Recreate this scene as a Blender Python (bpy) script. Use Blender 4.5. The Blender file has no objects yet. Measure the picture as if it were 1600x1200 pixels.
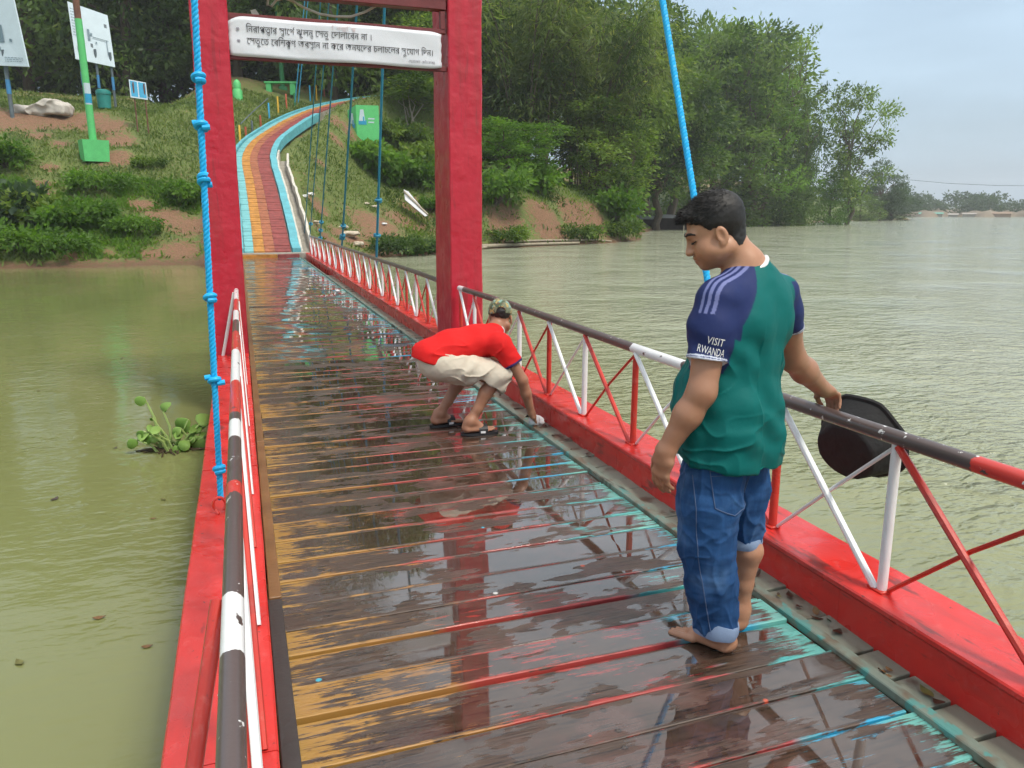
import bpy, bmesh, math, random
import numpy as np
from mathutils import Vector, Matrix, Euler, noise as mnoise
from mathutils.bvhtree import BVHTree
R = math.radians
SC = bpy.context.scene
COL = SC.collection

# ------------------------------------------------------------ camera, sky, sun, exposure
cam_d = bpy.data.cameras.new('camera'); cam = bpy.data.objects.new('camera', cam_d); COL.objects.link(cam)
PSI, TH = R(19.188), R(12.680)
cam.location = (0, 0, 1.58)
cam.rotation_euler = (R(90) - TH, 0, -PSI)
cam_d.sensor_width = 36; cam_d.lens = 27.0; cam_d.clip_start = 0.02; cam_d.clip_end = 6000
SC.camera = cam
SUN_EL, SUN_AZ = 58, 150          # azimuth clockwise from +Y (the bridge axis)
w = bpy.data.worlds.new('World'); SC.world = w; w.use_nodes = True
nt = w.node_tree; nt.nodes.clear()
out = nt.nodes.new('ShaderNodeOutputWorld'); bg = nt.nodes.new('ShaderNodeBackground')
sky = nt.nodes.new('ShaderNodeTexSky'); sky.sky_type = 'NISHITA'; sky.sun_disc = False
sky.sun_elevation = R(SUN_EL); sky.sun_rotation = R(SUN_AZ); sky.air_density = 1.0; sky.dust_density = 2.5; sky.ozone_density = 1.0
tc = nt.nodes.new('ShaderNodeTexCoord'); mp = nt.nodes.new('ShaderNodeMapping'); mp.inputs['Scale'].default_value = (1.2, 1.2, 6.0)
no = nt.nodes.new('ShaderNodeTexNoise'); no.inputs['Scale'].default_value = 1.6; no.inputs['Detail'].default_value = 5; no.inputs['Roughness'].default_value = 0.55
rp = nt.nodes.new('ShaderNodeValToRGB'); rp.color_ramp.elements[0].position = 0.30; rp.color_ramp.elements[0].color = (0.55, 0.55, 0.55, 1)
rp.color_ramp.elements[1].position = 0.72; rp.color_ramp.elements[1].color = (0.93, 0.93, 0.93, 1)
mx = nt.nodes.new('ShaderNodeMix'); mx.data_type = 'RGBA'
mx.inputs['B'].default_value = (6.2, 8.1, 9.8, 1)       # thin bright cloud veil
nt.links.new(tc.outputs['Generated'], mp.inputs['Vector']); nt.links.new(mp.outputs['Vector'], no.inputs['Vector'])
nt.links.new(no.outputs['Fac'], rp.inputs['Fac']); nt.links.new(rp.outputs['Color'], mx.inputs['Factor'])
sz_ = nt.nodes.new('ShaderNodeSeparateXYZ'); nt.links.new(tc.outputs['Generated'], sz_.inputs[0])      # an overcast veil is brighter overhead than at the horizon
zr_ = nt.nodes.new('ShaderNodeMapRange'); zr_.inputs[1].default_value = 0.0; zr_.inputs[2].default_value = 1.0; zr_.inputs[3].default_value = 9.9; zr_.inputs[4].default_value = 16.5; nt.links.new(sz_.outputs[2], zr_.inputs[0])
vc_ = nt.nodes.new('ShaderNodeValToRGB'); vc_.color_ramp.elements[0].position = .22; vc_.color_ramp.elements[0].color = (.625, .825, 1.0, 1); vc_.color_ramp.elements[1].position = .62; vc_.color_ramp.elements[1].color = (.87, .885, .89, 1); nt.links.new(sz_.outputs[2], vc_.inputs[0])   # bluish near the horizon, white cloud overhead
vm_ = nt.nodes.new('ShaderNodeVectorMath'); vm_.operation = 'SCALE'; nt.links.new(vc_.outputs['Color'], vm_.inputs[0]); nt.links.new(zr_.outputs[0], vm_.inputs['Scale']); nt.links.new(vm_.outputs[0], mx.inputs['B'])
nt.links.new(sky.outputs['Color'], mx.inputs['A']); nt.links.new(mx.outputs['Result'], bg.inputs['Color'])
bg.inputs['Strength'].default_value = 0.051
nt.links.new(bg.outputs['Background'], out.inputs['Surface'])
sun_d = bpy.data.lights.new('sun', 'SUN'); sun = bpy.data.objects.new('sun', sun_d); COL.objects.link(sun)
sun_d.energy = 1.5; sun_d.angle = R(11); sun_d.color = (1.0, 0.93, 0.80)
sun.rotation_euler = Euler((R(90 - SUN_EL), 0, R(180 - SUN_AZ)), 'XYZ')
sun.location = (0, 0, 60)
vs = SC.view_settings; vs.view_transform = 'Standard'; vs.look = 'None'; vs.gamma = 1; vs.exposure = 1.06
SC.render.film_transparent = False
SC.cycles.max_bounces = 5; SC.cycles.diffuse_bounces = 2; SC.cycles.glossy_bounces = 3; SC.cycles.transmission_bounces = 3; SC.cycles.transparent_max_bounces = 8; SC.cycles.volume_bounces = 0
SC.cycles.use_denoising = True; SC.cycles.caustics_reflective = False; SC.cycles.caustics_refractive = False
SC.cycles.use_adaptive_sampling = True; SC.cycles.adaptive_threshold = 0.03

# ------------------------------------------------------------ helpers
CAMP = np.array([0, 0, 1.58])
FWV = np.array([math.sin(PSI)*math.cos(TH), math.cos(PSI)*math.cos(TH), -math.sin(TH)])
RTV = np.array([math.cos(PSI), -math.sin(PSI), 0.0]); UPV = np.cross(RTV, FWV)
def ray(u, v): return FWV + RTV*(u-800)/1200 - UPV*(v-600)/1200
def at_z(u, v, z): d = ray(u, v); t = (z-1.58)/d[2]; return CAMP + t*d
def at_y(u, v, y): d = ray(u, v); return CAMP + d*(y/d[1])

def tag(o, label=None, cat=None, group=None, kind=None):
    if label: o['label'] = label
    if cat: o['category'] = cat
    if group: o['group'] = group
    if kind: o['kind'] = kind
    return o
def thing(name, label, cat, loc=(0, 0, 0), rotz=0, group=None):
    o = bpy.data.objects.new(name, None); COL.objects.link(o); o.empty_display_size = 0.1
    o.location = loc; o.rotation_euler = (0, 0, rotz)
    return tag(o, label, cat, group)
def mobj(name, me, mat, parent=None, loc=None, rot=None):
    o = bpy.data.objects.new(name, me); COL.objects.link(o)
    if mat is not None and len(me.materials) == 0:
        for m in (mat if isinstance(mat, (list, tuple)) else [mat]): me.materials.append(m)
    if parent: o.parent = parent
    if loc is not None: o.location = loc
    if rot is not None: o.rotation_euler = rot
    return o
def copy_tree(o, parent=None):
    c = o.copy(); COL.objects.link(c); c.parent = parent
    for ch in list(o.children): copy_tree(ch, c)
    return c
class MB:
    def __init__(s): s.v = []; s.f = []; s.sm = False; s.mi = []; s.cur = 0
    def add(s, vs, fs):
        b = len(s.v); s.v += [tuple(p) for p in vs]; s.f += [tuple(b+i for i in f) for f in fs]; s.mi += [s.cur]*len(fs); return s
    def box(s, c, size, rot=None, bev=0.0):
        x, y, z = [d/2 for d in size]
        if bev <= 0:
            vs = [(i*x, j*y, k*z) for i in (-1, 1) for j in (-1, 1) for k in (-1, 1)]
            fs = [(0,1,3,2), (4,6,7,5), (0,4,5,1), (2,3,7,6), (0,2,6,4), (1,5,7,3)]
        else:
            vs = []; fs = []
            b = min(bev, x*.9, y*.9, z*.9)
            idx = {}
            for i in (-1, 1):
                for j in (-1, 1):
                    for k in (-1, 1):
                        for ax in range(3):
                            p = [i*x, j*y, k*z]
                            for q in range(3):
                                if q != ax: p[q] -= (i, j, k)[q]*b
                            idx[(i, j, k, ax)] = len(vs); vs.append(tuple(p))
            def quad(a): fs.append(tuple(a))
            for ax in range(3):
                o1, o2 = [q for q in range(3) if q != ax]
                for sgn in (-1, 1):
                    r_ = []
                    for (m, n) in ((-1,-1), (1,-1), (1,1), (-1,1)):
                        t = [0, 0, 0]; t[ax] = sgn; t[o1] = m; t[o2] = n; r_.append(idx[(*t, ax)])
                    quad(r_)
                for m in (-1, 1):
                    for n in (-1, 1):
                        t0 = [0,0,0]; t0[o1] = m; t0[o2] = n
                        ta = t0[:]; ta[ax] = -1; tb = t0[:]; tb[ax] = 1
                        quad([idx[(*ta, o1)], idx[(*tb, o1)], idx[(*tb, o2)], idx[(*ta, o2)]])
            for i in (-1, 1):
                for j in (-1, 1):
                    for k in (-1, 1): quad([idx[(i, j, k, a)] for a in range(3)])
        if rot is not None:
            m = rot if isinstance(rot, Matrix) else Euler(rot).to_matrix()
            vs = [m @ Vector(p) for p in vs]
        return s.add([(p[0]+c[0], p[1]+c[1], p[2]+c[2]) for p in vs], fs)
    def tube(s, pts, rad, n=10, cap=True, closed=False):
        P = [Vector(p) for p in pts]; m = len(P)
        rr = rad if isinstance(rad, (list, tuple, np.ndarray)) else [rad]*m
        vs = []; fs = []; up = None
        for i in range(m):
            if closed: t = P[(i+1) % m] - P[i-1]
            else: t = P[min(i+1, m-1)] - P[max(i-1, 0)]
            t.normalize()
            if up is None:
                up = Vector((0, 0, 1)) if abs(t.z) < .9 else Vector((1, 0, 0))
            up = (up - t*up.dot(t));
            if up.length < 1e-6: up = Vector((0, 1, 0)) - t*t.y
            up.normalize(); sd = t.cross(up)
            for k in range(n):
                a = 2*math.pi*k/n; vs.append(P[i] + (up*math.cos(a) + sd*math.sin(a))*rr[i])
        lim = m if closed else m-1
        for i in range(lim):
            j = (i+1) % m
            for k in range(n): fs.append((i*n+k, i*n+(k+1) % n, j*n+(k+1) % n, j*n+k))
        if cap and not closed:
            fs.append(tuple(range(n-1, -1, -1))); fs.append(tuple((m-1)*n+k for k in range(n)))
        return s.add(vs, fs)
    def lathe(s, prof, n=24, c=(0, 0, 0), rot=None, jitter=None):
        vs = []; fs = []
        for (r, z) in prof:
            for k in range(n):
                a = 2*math.pi*k/n; q = r if jitter is None else r*jitter(a, z)
                vs.append(Vector((q*math.cos(a), q*math.sin(a), z)))
        for i in range(len(prof)-1):
            for k in range(n): fs.append((i*n+k, i*n+(k+1) % n, (i+1)*n+(k+1) % n, (i+1)*n+k))
        if rot is not None: vs = [rot @ p for p in vs]
        return s.add([(p[0]+c[0], p[1]+c[1], p[2]+c[2]) for p in vs], fs)
    def mesh(s, name='mesh', smooth=False, fix=True):
        me = bpy.data.meshes.new(name); me.from_pydata(s.v, [], s.f)
        if any(s.mi): me.polygons.foreach_set('material_index', s.mi)
        if fix:
            bm = bmesh.new(); bm.from_mesh(me); bmesh.ops.recalc_face_normals(bm, faces=bm.faces); bm.to_mesh(me); bm.free()
        if smooth:
            me.shade_smooth()
            if hasattr(me, 'set_sharp_from_angle'): me.set_sharp_from_angle(angle=R(40))
        me.update(); return me
    def obj(s, name, mat, parent=None, smooth=False, loc=None, rot=None):
        return mobj(name, s.mesh(name, smooth), mat, parent, loc, rot)
def np_mesh(name, V, F, smooth=True, attr=None):
    """V (n,3) array, F (m,3|4) array -> mesh, fast; attr: {name: (n,3) colours}"""
    me = bpy.data.meshes.new(name); V = np.asarray(V, np.float32); F = np.asarray(F, np.int32)
    k = F.shape[1]
    me.vertices.add(len(V)); me.vertices.foreach_set('co', V.ravel())
    me.loops.add(F.size); me.loops.foreach_set('vertex_index', F.ravel())
    me.polygons.add(len(F)); me.polygons.foreach_set('loop_start', np.arange(0, F.size, k, dtype=np.int32))
    me.update(calc_edges=True)
    if smooth: me.polygons.foreach_set('use_smooth', np.ones(len(F), bool))
    if attr:
        for nm, c in attr.items():
            a = me.color_attributes.new(nm, 'FLOAT_COLOR', 'POINT')
            c4 = np.ones((len(V), 4), np.float32); c4[:, :3] = c; a.data.foreach_set('color', c4.ravel())
    me.validate(); me.update(); return me

# ------------------------------------------------------------ node materials
class G:
    def __init__(s, name):
        s.m = bpy.data.materials.new(name); s.m.use_nodes = True; s.t = s.m.node_tree; s.t.nodes.clear()
        s.o = s.t.nodes.new('ShaderNodeOutputMaterial')
    def n(s, typ, ins=None, **at):
        nd = s.t.nodes.new('ShaderNode'+typ)
        for k, v in at.items(): setattr(nd, k, v)
        for k, v in (ins or {}).items(): s.put(nd.inputs[k], v)
        return nd
    def put(s, sock, v):
        if isinstance(v, bpy.types.NodeSocket): s.t.links.new(v, sock)
        elif isinstance(v, (tuple, list)) and sock.type == 'RGBA' and len(v) == 3: sock.default_value = (*v, 1)
        else: sock.default_value = v
    def pos(s): return s.n('NewGeometry').outputs['Position']
    def objc(s): return s.n('TexCoord').outputs['Object']
    def rnd(s): return s.n('ObjectInfo').outputs['Random']
    def xyz(s, v): return s.n('SeparateXYZ', {0: v}).outputs
    def comb(s, x, y, z): return s.n('CombineXYZ', {0: x, 1: y, 2: z}).outputs[0]
    def map(s, v, scale=(1, 1, 1), loc=(0, 0, 0), rot=(0, 0, 0)): return s.n('Mapping', {'Vector': v, 'Scale': scale, 'Location': loc, 'Rotation': rot}).outputs[0]
    def noise(s, v, scale, detail=3, rough=.55, dist=0): return s.n('TexNoise', {'Vector': v, 'Scale': scale, 'Detail': detail, 'Roughness': rough, 'Distortion': dist}).outputs['Fac']
    def ma(s, op, a, b=0.5, c=None, clamp=False):
        i = {0: a, 1: b}
        if c is not None: i[2] = c
        return s.n('Math', i, operation=op, use_clamp=clamp).outputs[0]
    def ss(s, v, a, b): return s.n('MapRange', {0: v, 1: a, 2: b}, interpolation_type='SMOOTHSTEP').outputs[0]
    def lin(s, v, a, b, c=0, d=1): return s.n('MapRange', {0: v, 1: a, 2: b, 3: c, 4: d}).outputs[0]
    def mix(s, f, a, b, bt='MIX'):
        nd = s.n('Mix', None, data_type='RGBA', blend_type=bt)
        s.put(nd.inputs['Factor'], f); s.put(nd.inputs['A'], a); s.put(nd.inputs['B'], b); return nd.outputs['Result']
    def ramp(s, f, st, interp='LINEAR'):
        nd = s.n('ValToRGB', {0: f}); cr = nd.color_ramp; cr.interpolation = interp
        while len(cr.elements) < len(st): cr.elements.new(0.5)
        for e, (p, c) in zip(cr.elements, sorted(st)): e.position = p; e.color = (*c, 1)
        return nd.outputs['Color']
    def bump(s, h, strength=.3, dist=.01, normal=None):
        i = {'Height': h, 'Strength': strength, 'Distance': dist}
        if normal is not None: i['Normal'] = normal
        return s.n('Bump', i).outputs[0]
    def bsdf(s, col, rough=.5, normal=None, **kw):
        i = {'Base Color': col, 'Roughness': rough}
        for k, v in kw.items(): i[k.replace('_', ' ')] = v
        if normal is not None: i['Normal'] = normal
        return s.n('BsdfPrincipled', i)
    def done(s, sh): s.t.links.new(sh.outputs[0], s.o.inputs['Surface']); return s.m
def plain(name, col, rough=.5, var=.12, scale=8, bump=.1, bscale=60, bdist=.004, **kw):
    g = G(name); p = g.objc()
    c = g.mix(g.noise(p, scale, 3), tuple(x*(1-var*2) for x in col), tuple(min(1, x*(1+var*2)) for x in col))
    c2 = g.mix(g.ss(g.noise(p, scale*3.1, 4), .62, .75), c, tuple(x*.55 for x in col)) if var > .16 else c
    nrm = g.bump(g.noise(p, bscale, 2), bump, bdist)
    r = rough
    return g.done(g.bsdf(c2, r, nrm, **kw))

# ------------------------------------------------------------ terrain function
rng = np.random.default_rng(7); random.seed(7)
WATER = -0.45
SHORE = np.array([(-400, 26), (-60, 29), (-22, 31), (-11, 31.8), (-8.3, 32.4), (-5.1, 32.0), (-1.9, 32.6), (-0.6, 30.6), (3.0, 30.3), (4.4, 33.2), (6.1, 35.0), (8.9, 36.9),
    (12.8, 41.0), (22.6, 45.9), (27.3, 50.2), (36, 66), (54, 92), (78, 107.5), (92.7, 109.5), (104, 122), (125, 136.0), (158, 152), (170, 168), (150, 240), (120, 500), (-400, 500)], float)
def vnoise(x, y, s, seed=0):
    r_ = np.random.default_rng(1000+seed); o = np.zeros_like(x, dtype=float); a = 1.0; tot = 0
    for k in range(4):
        for q in range(3):
            th = r_.uniform(0, 2*np.pi); ph = r_.uniform(0, 2*np.pi); f = s*(1.9**k)*r_.uniform(.8, 1.25)
            o = o + a*np.sin((x*math.cos(th)+y*math.sin(th))*f + ph + 1.3*np.sin((x*math.sin(th)-y*math.cos(th))*f*.7+ph*2))
        tot += a*1.6; a *= .55
    return o/tot
def shore_dist(X, Y):
    X = np.asarray(X, float); Y = np.asarray(Y, float); d = np.full(X.shape, 1e9); ins = np.zeros(X.shape, bool)
    n = len(SHORE)
    for i in range(n):
        ax, ay = SHORE[i]; bx, by = SHORE[(i+1) % n]
        dx, dy = bx-ax, by-ay; t = np.clip(((X-ax)*dx+(Y-ay)*dy)/(dx*dx+dy*dy), 0, 1)
        d = np.minimum(d, np.hypot(X-ax-t*dx, Y-ay-t*dy))
        if ay != by:
            c = ((ay > Y) != (by > Y)) & (X < (bx-ax)*(Y-ay)/(by-ay)+ax); ins ^= c
    return np.where(ins, d, -d)
PATHC = [(1.0, 28.3), (1.0, 32), (.97, 36), (.92, 39.2), (1.08, 41.2), (1.55, 43.3), (2.4, 45.6), (3.55, 48.2), (5.1, 51.0), (7.2, 53.6), (9.8, 55.8), (13, 57.5), (17, 59)]
def catmull(P, n):
    P = np.array(P, float); Q = np.vstack([2*P[0]-P[1], P, 2*P[-1]-P[-2]]); o = []
    for i in range(len(P)-1):
        a, b, c, d = Q[i:i+4]
        for t in np.linspace(0, 1, n, endpoint=False):
            o.append(.5*((2*b)+(-a+c)*t+(2*a-5*b+4*c-d)*t*t+(-a+3*b-3*c+d)*t**3))
    o.append(P[-1]); return np.array(o)
PC = catmull(PATHC, 14)
def path_z(y): return .22+.33*(np.asarray(y)-28.3)
def sst(x, a, b): t = np.clip((x-a)/(b-a), 0, 1); return t*t*(3-2*t)
def H(X, Y):
    X = np.asarray(X, float); Y = np.asarray(Y, float); d = shore_dist(X, Y)
    d = d + .35*vnoise(X, Y, .55, 3)*sst(np.abs(d), .2, 2)
    zl = np.interp(d, [-30, -4, 0, .8, 4, 10, 17, 25, 60, 150], [-3, -1, 0, .30, 1.75, 4.5, 7.5, 9.0, 13.5, 25])
    zu = np.interp(d, [-30, -4, 0, .8, 4, 10, 17, 25, 60, 150], [-3, -1, 0, .30, 1.75, 4.6, 8.2, 11.6, 16, 27]); w3 = sst(X, -4.5, 0); zl = zl*(1-w3)+zu*w3
    zr = np.interp(d, [-30, -4, 0, .7, 1.9, 4, 10, 25, 60, 150], [-3, -1, 0, .35, 2.5, 3.4, 5.4, 11, 20, 32])
    zf = np.interp(d, [-30, -4, 0, 2, 10, 40, 150], [-3, -1, 0, .9, 3, 10, 20])
    w1 = sst(X, 9, 14); w2 = sst(X, 30, 50)
    z = zl*(1-w1)+zr*w1; z = z*(1-w2)+zf*w2
    z = z + (.14*vnoise(X, Y, .8, 1)+.25*vnoise(X, Y, .22, 2))*sst(d, .3, 4)
    # the ramp is cut into the slope
    m = (X > -4) & (X < 22) & (Y > 27) & (Y < 66)
    if np.any(m):
        xm = X[m]; ym = Y[m]; best = np.full(xm.shape, 1e9); pz = np.zeros(xm.shape)
        for q in PC[::2]:
            dd = np.hypot(xm-q[0], ym-q[1]); k = dd < best; best[k] = dd[k]; pz[k] = path_z(q[1])
        wgt = 1-sst(best, 1.2, 2.8+2.6*sst(ym, 38, 42)); zm = z[m]; wgt = wgt*sst(ym, 28.5, 30.5)
        rside = xm > np.interp(ym, PC[:, 1], PC[:, 0]); pz = pz+rside*.75*sst(best, 1.0, 1.7)*(1-sst(best, 2.6, 5.2))*sst(ym, 46.5, 49.5)
        z[m] = zm*(1-wgt)+(pz-.10+.08*sst(ym, 39, 43)-.06*(best < 1.0)-.5*(1-sst(ym, 36, 41))*(best > .9)*(best < 1.75))*wgt
    return np.where(d < -.5, np.minimum(z, -.3), z)+WATER
def Hs(x, y): return float(H(np.array([x]), np.array([y]))[0])
def ground_at(u, v, lo=20, hi=260):
    d = ray(u, v); t = np.concatenate([np.linspace(lo, 90, 1200), np.linspace(90, hi, 600)])
    p = CAMP[None]+t[:, None]*d[None]; g = H(p[:, 0], p[:, 1]); k = np.argmax(p[:, 2] < g)
    if p[k, 2] >= g[k]: k = len(t)-1
    return Vector((p[k, 0], p[k, 1], g[k]))
def col_at(u, D):
    p = CAMP+ray(u, 330)*D; return Vector((p[0], p[1], Hs(p[0], p[1])))

# ------------------------------------------------------------ terrain mesh
g = G('hill ground'); p = g.pos(); soil = g.n('VertexColor', layer_name='soil').outputs[0]
sx = g.xyz(soil)[0]
n1 = g.noise(p, .9, 4, .6); n2 = g.noise(p, 6, 4, .65); n3 = g.noise(p, 28, 3, .6)
msk = g.ss(g.ma('ADD', sx, g.ma('MULTIPLY', g.ma('SUBTRACT', n2, .5), 2.2)), .30, .75)
grass = g.mix(n1, (.082, .125, .028), (.170, .205, .056)); grass = g.mix(g.ss(n2, .55, .75), grass, (.18, .155, .07))
dirt = g.mix(n2, (.17, .085, .045), (.31, .175, .105)); dirt = g.mix(g.ss(n3, .5, .68), dirt, (.12, .065, .04))
wet = g.ss(g.xyz(p)[2], -.1, -.42)
cc = g.mix(msk, grass, dirt); cc = g.mix(g.ma('MULTIPLY', wet, .6), cc, (.10, .055, .03))
M_GROUND = g.done(g.bsdf(cc, .92, g.bump(g.ma('ADD', n2, g.ma('MULTIPLY', n3, .4)), .8, .12)))
na, nr = 520, 330
az = np.linspace(R(-62), R(80), na); rad = 24*np.exp(np.linspace(0, math.log(420/24), nr))
AZ, RA = np.meshgrid(az, rad, indexing='ij'); TX = RA*np.sin(AZ); TY = RA*np.cos(AZ); TZ = H(TX, TY)
idx = np.arange(na*nr).reshape(na, nr)
TF = np.stack([idx[:-1, :-1], idx[:-1, 1:], idx[1:, 1:], idx[1:, :-1]], -1).reshape(-1, 4)
SOIL = [(-15, 186, 3.0), (30, 188, 2.8), (80, 186, 2.6), (130, 185, 2.2), (170, 196, 1.7), (185, 220, 1.4), (180, 245, 1.3), (60, 212, 1.0), (95, 225, .8), (78, 262, .7), (66, 290, .8), (75, 305, .6),
    (220, 322, 1.0), (262, 340, 1.4), (300, 352, 1.3), (285, 395, 1.5), (235, 400, .8), (170, 398, .5), (110, 402, .6),
    (545, 372, 1.6), (585, 350, 2.2), (640, 350, 2.4), (600, 375, 2.2), (520, 385, 1.4), (660, 330, 2.2), (500, 330, .9), (545, 205, .7), (530, 225, .6), (525, 190, .7), (560, 150, 1.5), (600, 140, 2.5), (520, 215, .6),
    (470, 212, .5), (500, 255, .6), (800, 350, 1.6), (850, 340, 2.0), (900, 340, 2.4), (930, 345, 1.8), (780, 355, 1.4), (870, 360, 1.4)]
sm = np.zeros(TX.shape)
for (u, v, r_) in SOIL:
    q = ground_at(u, v); dd = np.hypot(TX-q.x, TY-q.y); sm = np.maximum(sm, (1-sst(dd, r_*.2, r_*1.1))*.85)
dsh = shore_dist(TX, TY)
sm = np.maximum(sm, (1-sst(dsh, .2, 1.0))*.75); sm = np.maximum(sm, .22*(vnoise(TX, TY, .5, 9) > .35))
fwood = sst(dsh, 18, 26); sm = np.maximum(sm, fwood*.55)
def soil_at(x, y):
    a = np.arctan2(x, y); r_ = np.hypot(x, y)
    i = np.clip(((a-az[0])/(az[1]-az[0])).astype(int), 0, na-1); j = np.clip((np.log(np.maximum(r_, 24)/24)/math.log(420/24)*(nr-1)).astype(int), 0, nr-1)
    return sm[i, j]
V = np.stack([TX, TY, TZ], -1).reshape(-1, 3)
terrain = mobj('terrain', np_mesh('terrain', V, TF[:, ::-1], True, {'soil': np.repeat(sm.reshape(-1, 1), 3, 1)}), M_GROUND)
tag(terrain, 'grassy hillside with bare red earth rising from the lake', kind='structure')

# ------------------------------------------------------------ water
g = G('muddy lake water'); p = g.pos()
d2 = g.map(p, (1, 1.7, 1), rot=(0, 0, R(35)))
wv = g.noise(d2, 2.2, 3, .55, .4); wv2 = g.noise(g.map(p, (1, 2.2, 1), rot=(0, 0, R(-20))), 7.0, 2, .5, .3); wv3 = g.noise(p, .35, 2, .5)
calm = g.ss(g.xyz(p)[0], -1.0, 7.0)                       # the lee of the bridge on the left lies calmer than the open lake
amp = g.ma('MULTIPLY', g.lin(calm, 0, 1, .07, 1.0), g.lin(wv3, .35, .65, .25, 1.25))
hgt = g.ma('MULTIPLY', g.ma('ADD', wv, g.ma('MULTIPLY', wv2, .35)), amp)
sky_tone = g.ss(g.ma('ADD', g.xyz(p)[0], g.ma('MULTIPLY', g.noise(p, .08, 3), 6.0)), 2.0, 13.0)          # greener by the hill; paler open lake has sky reflection painted into the base
base = g.mix(sky_tone, g.mix(g.noise(p, .12, 3), (.160, .180, .064), (.192, .202, .084)), g.mix(g.noise(p, .10, 3), (.300, .325, .225), (.345, .360, .260)))
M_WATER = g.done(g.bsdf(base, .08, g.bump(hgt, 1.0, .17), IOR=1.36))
rr = np.array([0, 3, 6, 12, 25, 60, 150, 400, 1240.0]); aa = np.linspace(0, 2*np.pi, 49)[:-1]
V = [(0, 0, WATER)]+[(r_*math.sin(a), r_*math.cos(a), WATER) for r_ in rr[1:] for a in aa]; F = []
mb = MB(); n = len(aa)
mb.add(V, [(0, 1+k, 1+(k+1) % n) for k in range(n)]+[(1+i*n+k, 1+i*n+(k+1) % n, 1+(i+1)*n+(k+1) % n, 1+(i+1)*n+k) for i in range(len(rr)-2) for k in range(n)])
water = mb.mesh('water')
for pl in water.polygons:
    if pl.normal.z < 0: water.flip_normals(); break
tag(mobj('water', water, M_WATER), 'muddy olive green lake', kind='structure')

# ------------------------------------------------------------ painted ramp
M_PTEAL = plain('ramp teal paint', (.16, .42, .44), .6, .14, 3, .3, 25)
M_PTEAL2 = plain('kerb pale teal paint', (.11, .38, .44), .65, .20, 3, .3, 25)
M_PYEL = plain('ramp yellow paint', (.42, .19, .035), .7, .34, 5, .3, 25)
M_PORG = plain('ramp orange paint', (.31, .105, .05), .7, .34, 5, .3, 25)
M_PRED = plain('ramp dark red paint', (.23, .05, .045), .7, .34, 5, .3, 25)
M_CONC = plain('weathered concrete', (.30, .28, .24), .85, .25, 3, .5, 30)
M_CONCW = plain('pale concrete', (.55, .52, .46), .8, .18, 4, .4, 30)
seg = np.hypot(*np.diff(PC, axis=0).T); cum = np.concatenate([[0], np.cumsum(seg)])
def pc_at(s):
    x = np.interp(s, cum, PC[:, 0]); y = np.interp(s, cum, PC[:, 1])
    e = .15; tx = np.interp(s+e, cum, PC[:, 0])-np.interp(s-e, cum, PC[:, 0]); ty = np.interp(s+e, cum, PC[:, 1])-np.interp(s-e, cum, PC[:, 1]); l = math.hypot(tx, ty) or 1
    return x, y, float(path_z(y)), tx/l, ty/l
mb = MB(); s = .02; L = cum[-1]-.3
bands = [(-.88, -.58, 0), (-.58, -.22, 1), (-.22, .12, 2), (.12, .66, 3)]
while s < L:
    st = .245
    for (l0, l1, mi) in bands:
        mb.cur = mi; dz = random.uniform(-.012, .012); j = random.uniform(-.012, .012)
        x0, y0, z0, tx, ty = pc_at(s+.012); x1, y1, z1, tx1, ty1 = pc_at(s+st-.045)
        nx, ny, nx1, ny1 = ty, -tx, ty1, -tx1
        q = [(x0+nx*(l0+j), y0+ny*(l0+j), z0+dz), (x0+nx*(l1-.006), y0+ny*(l1-.006), z0+dz), (x1+nx1*(l1-.006), y1+ny1*(l1-.006), z1+dz+.01), (x1+nx1*(l0+j), y1+ny1*(l0+j), z1+dz+.01)]
        lo = [(a, b, c-.07) for a, b, c in q]
        mb.add(q+lo, [(0, 1, 2, 3), (4, 7, 6, 5), (0, 4, 5, 1), (1, 5, 6, 2), (2, 6, 7, 3), (3, 7, 4, 0)])
    s += st
mb.cur = 4
ss_ = np.arange(0, L, .5)
def ribbon(mb, l0, l1, h0, h1, jit=0.0):
    A = []
    for s in ss_:
        x, y, z, tx, ty = pc_at(s); nx, ny = ty, -tx; j = random.uniform(-jit, jit); jz = random.uniform(-jit, jit)*.5
        A += [(x+nx*(l0+j), y+ny*(l0+j), z+h0), (x+nx*(l0+j), y+ny*(l0+j), z+h1+jz), (x+nx*(l1+j), y+ny*(l1+j), z+h1+jz), (x+nx*(l1+j), y+ny*(l1+j), z+h0)]
    F = []
    for i in range(len(ss_)-1):
        b = i*4
        for k in range(4): F.append((b+k, b+(k+1) % 4, b+4+(k+1) % 4, b+4+k))
    F += [(0, 1, 2, 3), tuple(len(A)-4+k for k in (3, 2, 1, 0))]
    mb.add(A, F)
ribbon(mb, -.89, .69, -.9, -.055)
ramp = mb.obj('ramp_path', [M_PTEAL, M_PYEL, M_PORG, M_PRED, M_CONC])
tag(ramp, 'ramp path painted in teal, yellow, orange and red stripes climbing the hill', kind='structure')
mb = MB(); ribbon(mb, -1.03, -.90, -.5, .12, .015); mb.obj('kerb', M_PTEAL2, ramp)
ss_ = np.arange(0, float(np.interp(49.6, PC[:, 1], cum)), .5)
mb = MB(); ribbon(mb, .70, .98, -.35, .10, .015); mb.obj('kerb', M_PTEAL2, ramp)
ss_ = np.arange(0, 13.2, .5)
mb = MB(); ribbon(mb, .99, 1.07, -1.4, .02, .02); mb.obj('drain_wall', M_CONCW, ramp)
mb = MB(); ribbon(mb, 1.08, 1.42, -1.4, -.50, .02); mb.obj('drain_floor', M_CONC, ramp)
mb = MB(); ribbon(mb, 1.43, 1.53, -1.4, -.12, .03); mb.obj('drain_wall', M_CONCW, ramp)
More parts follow.
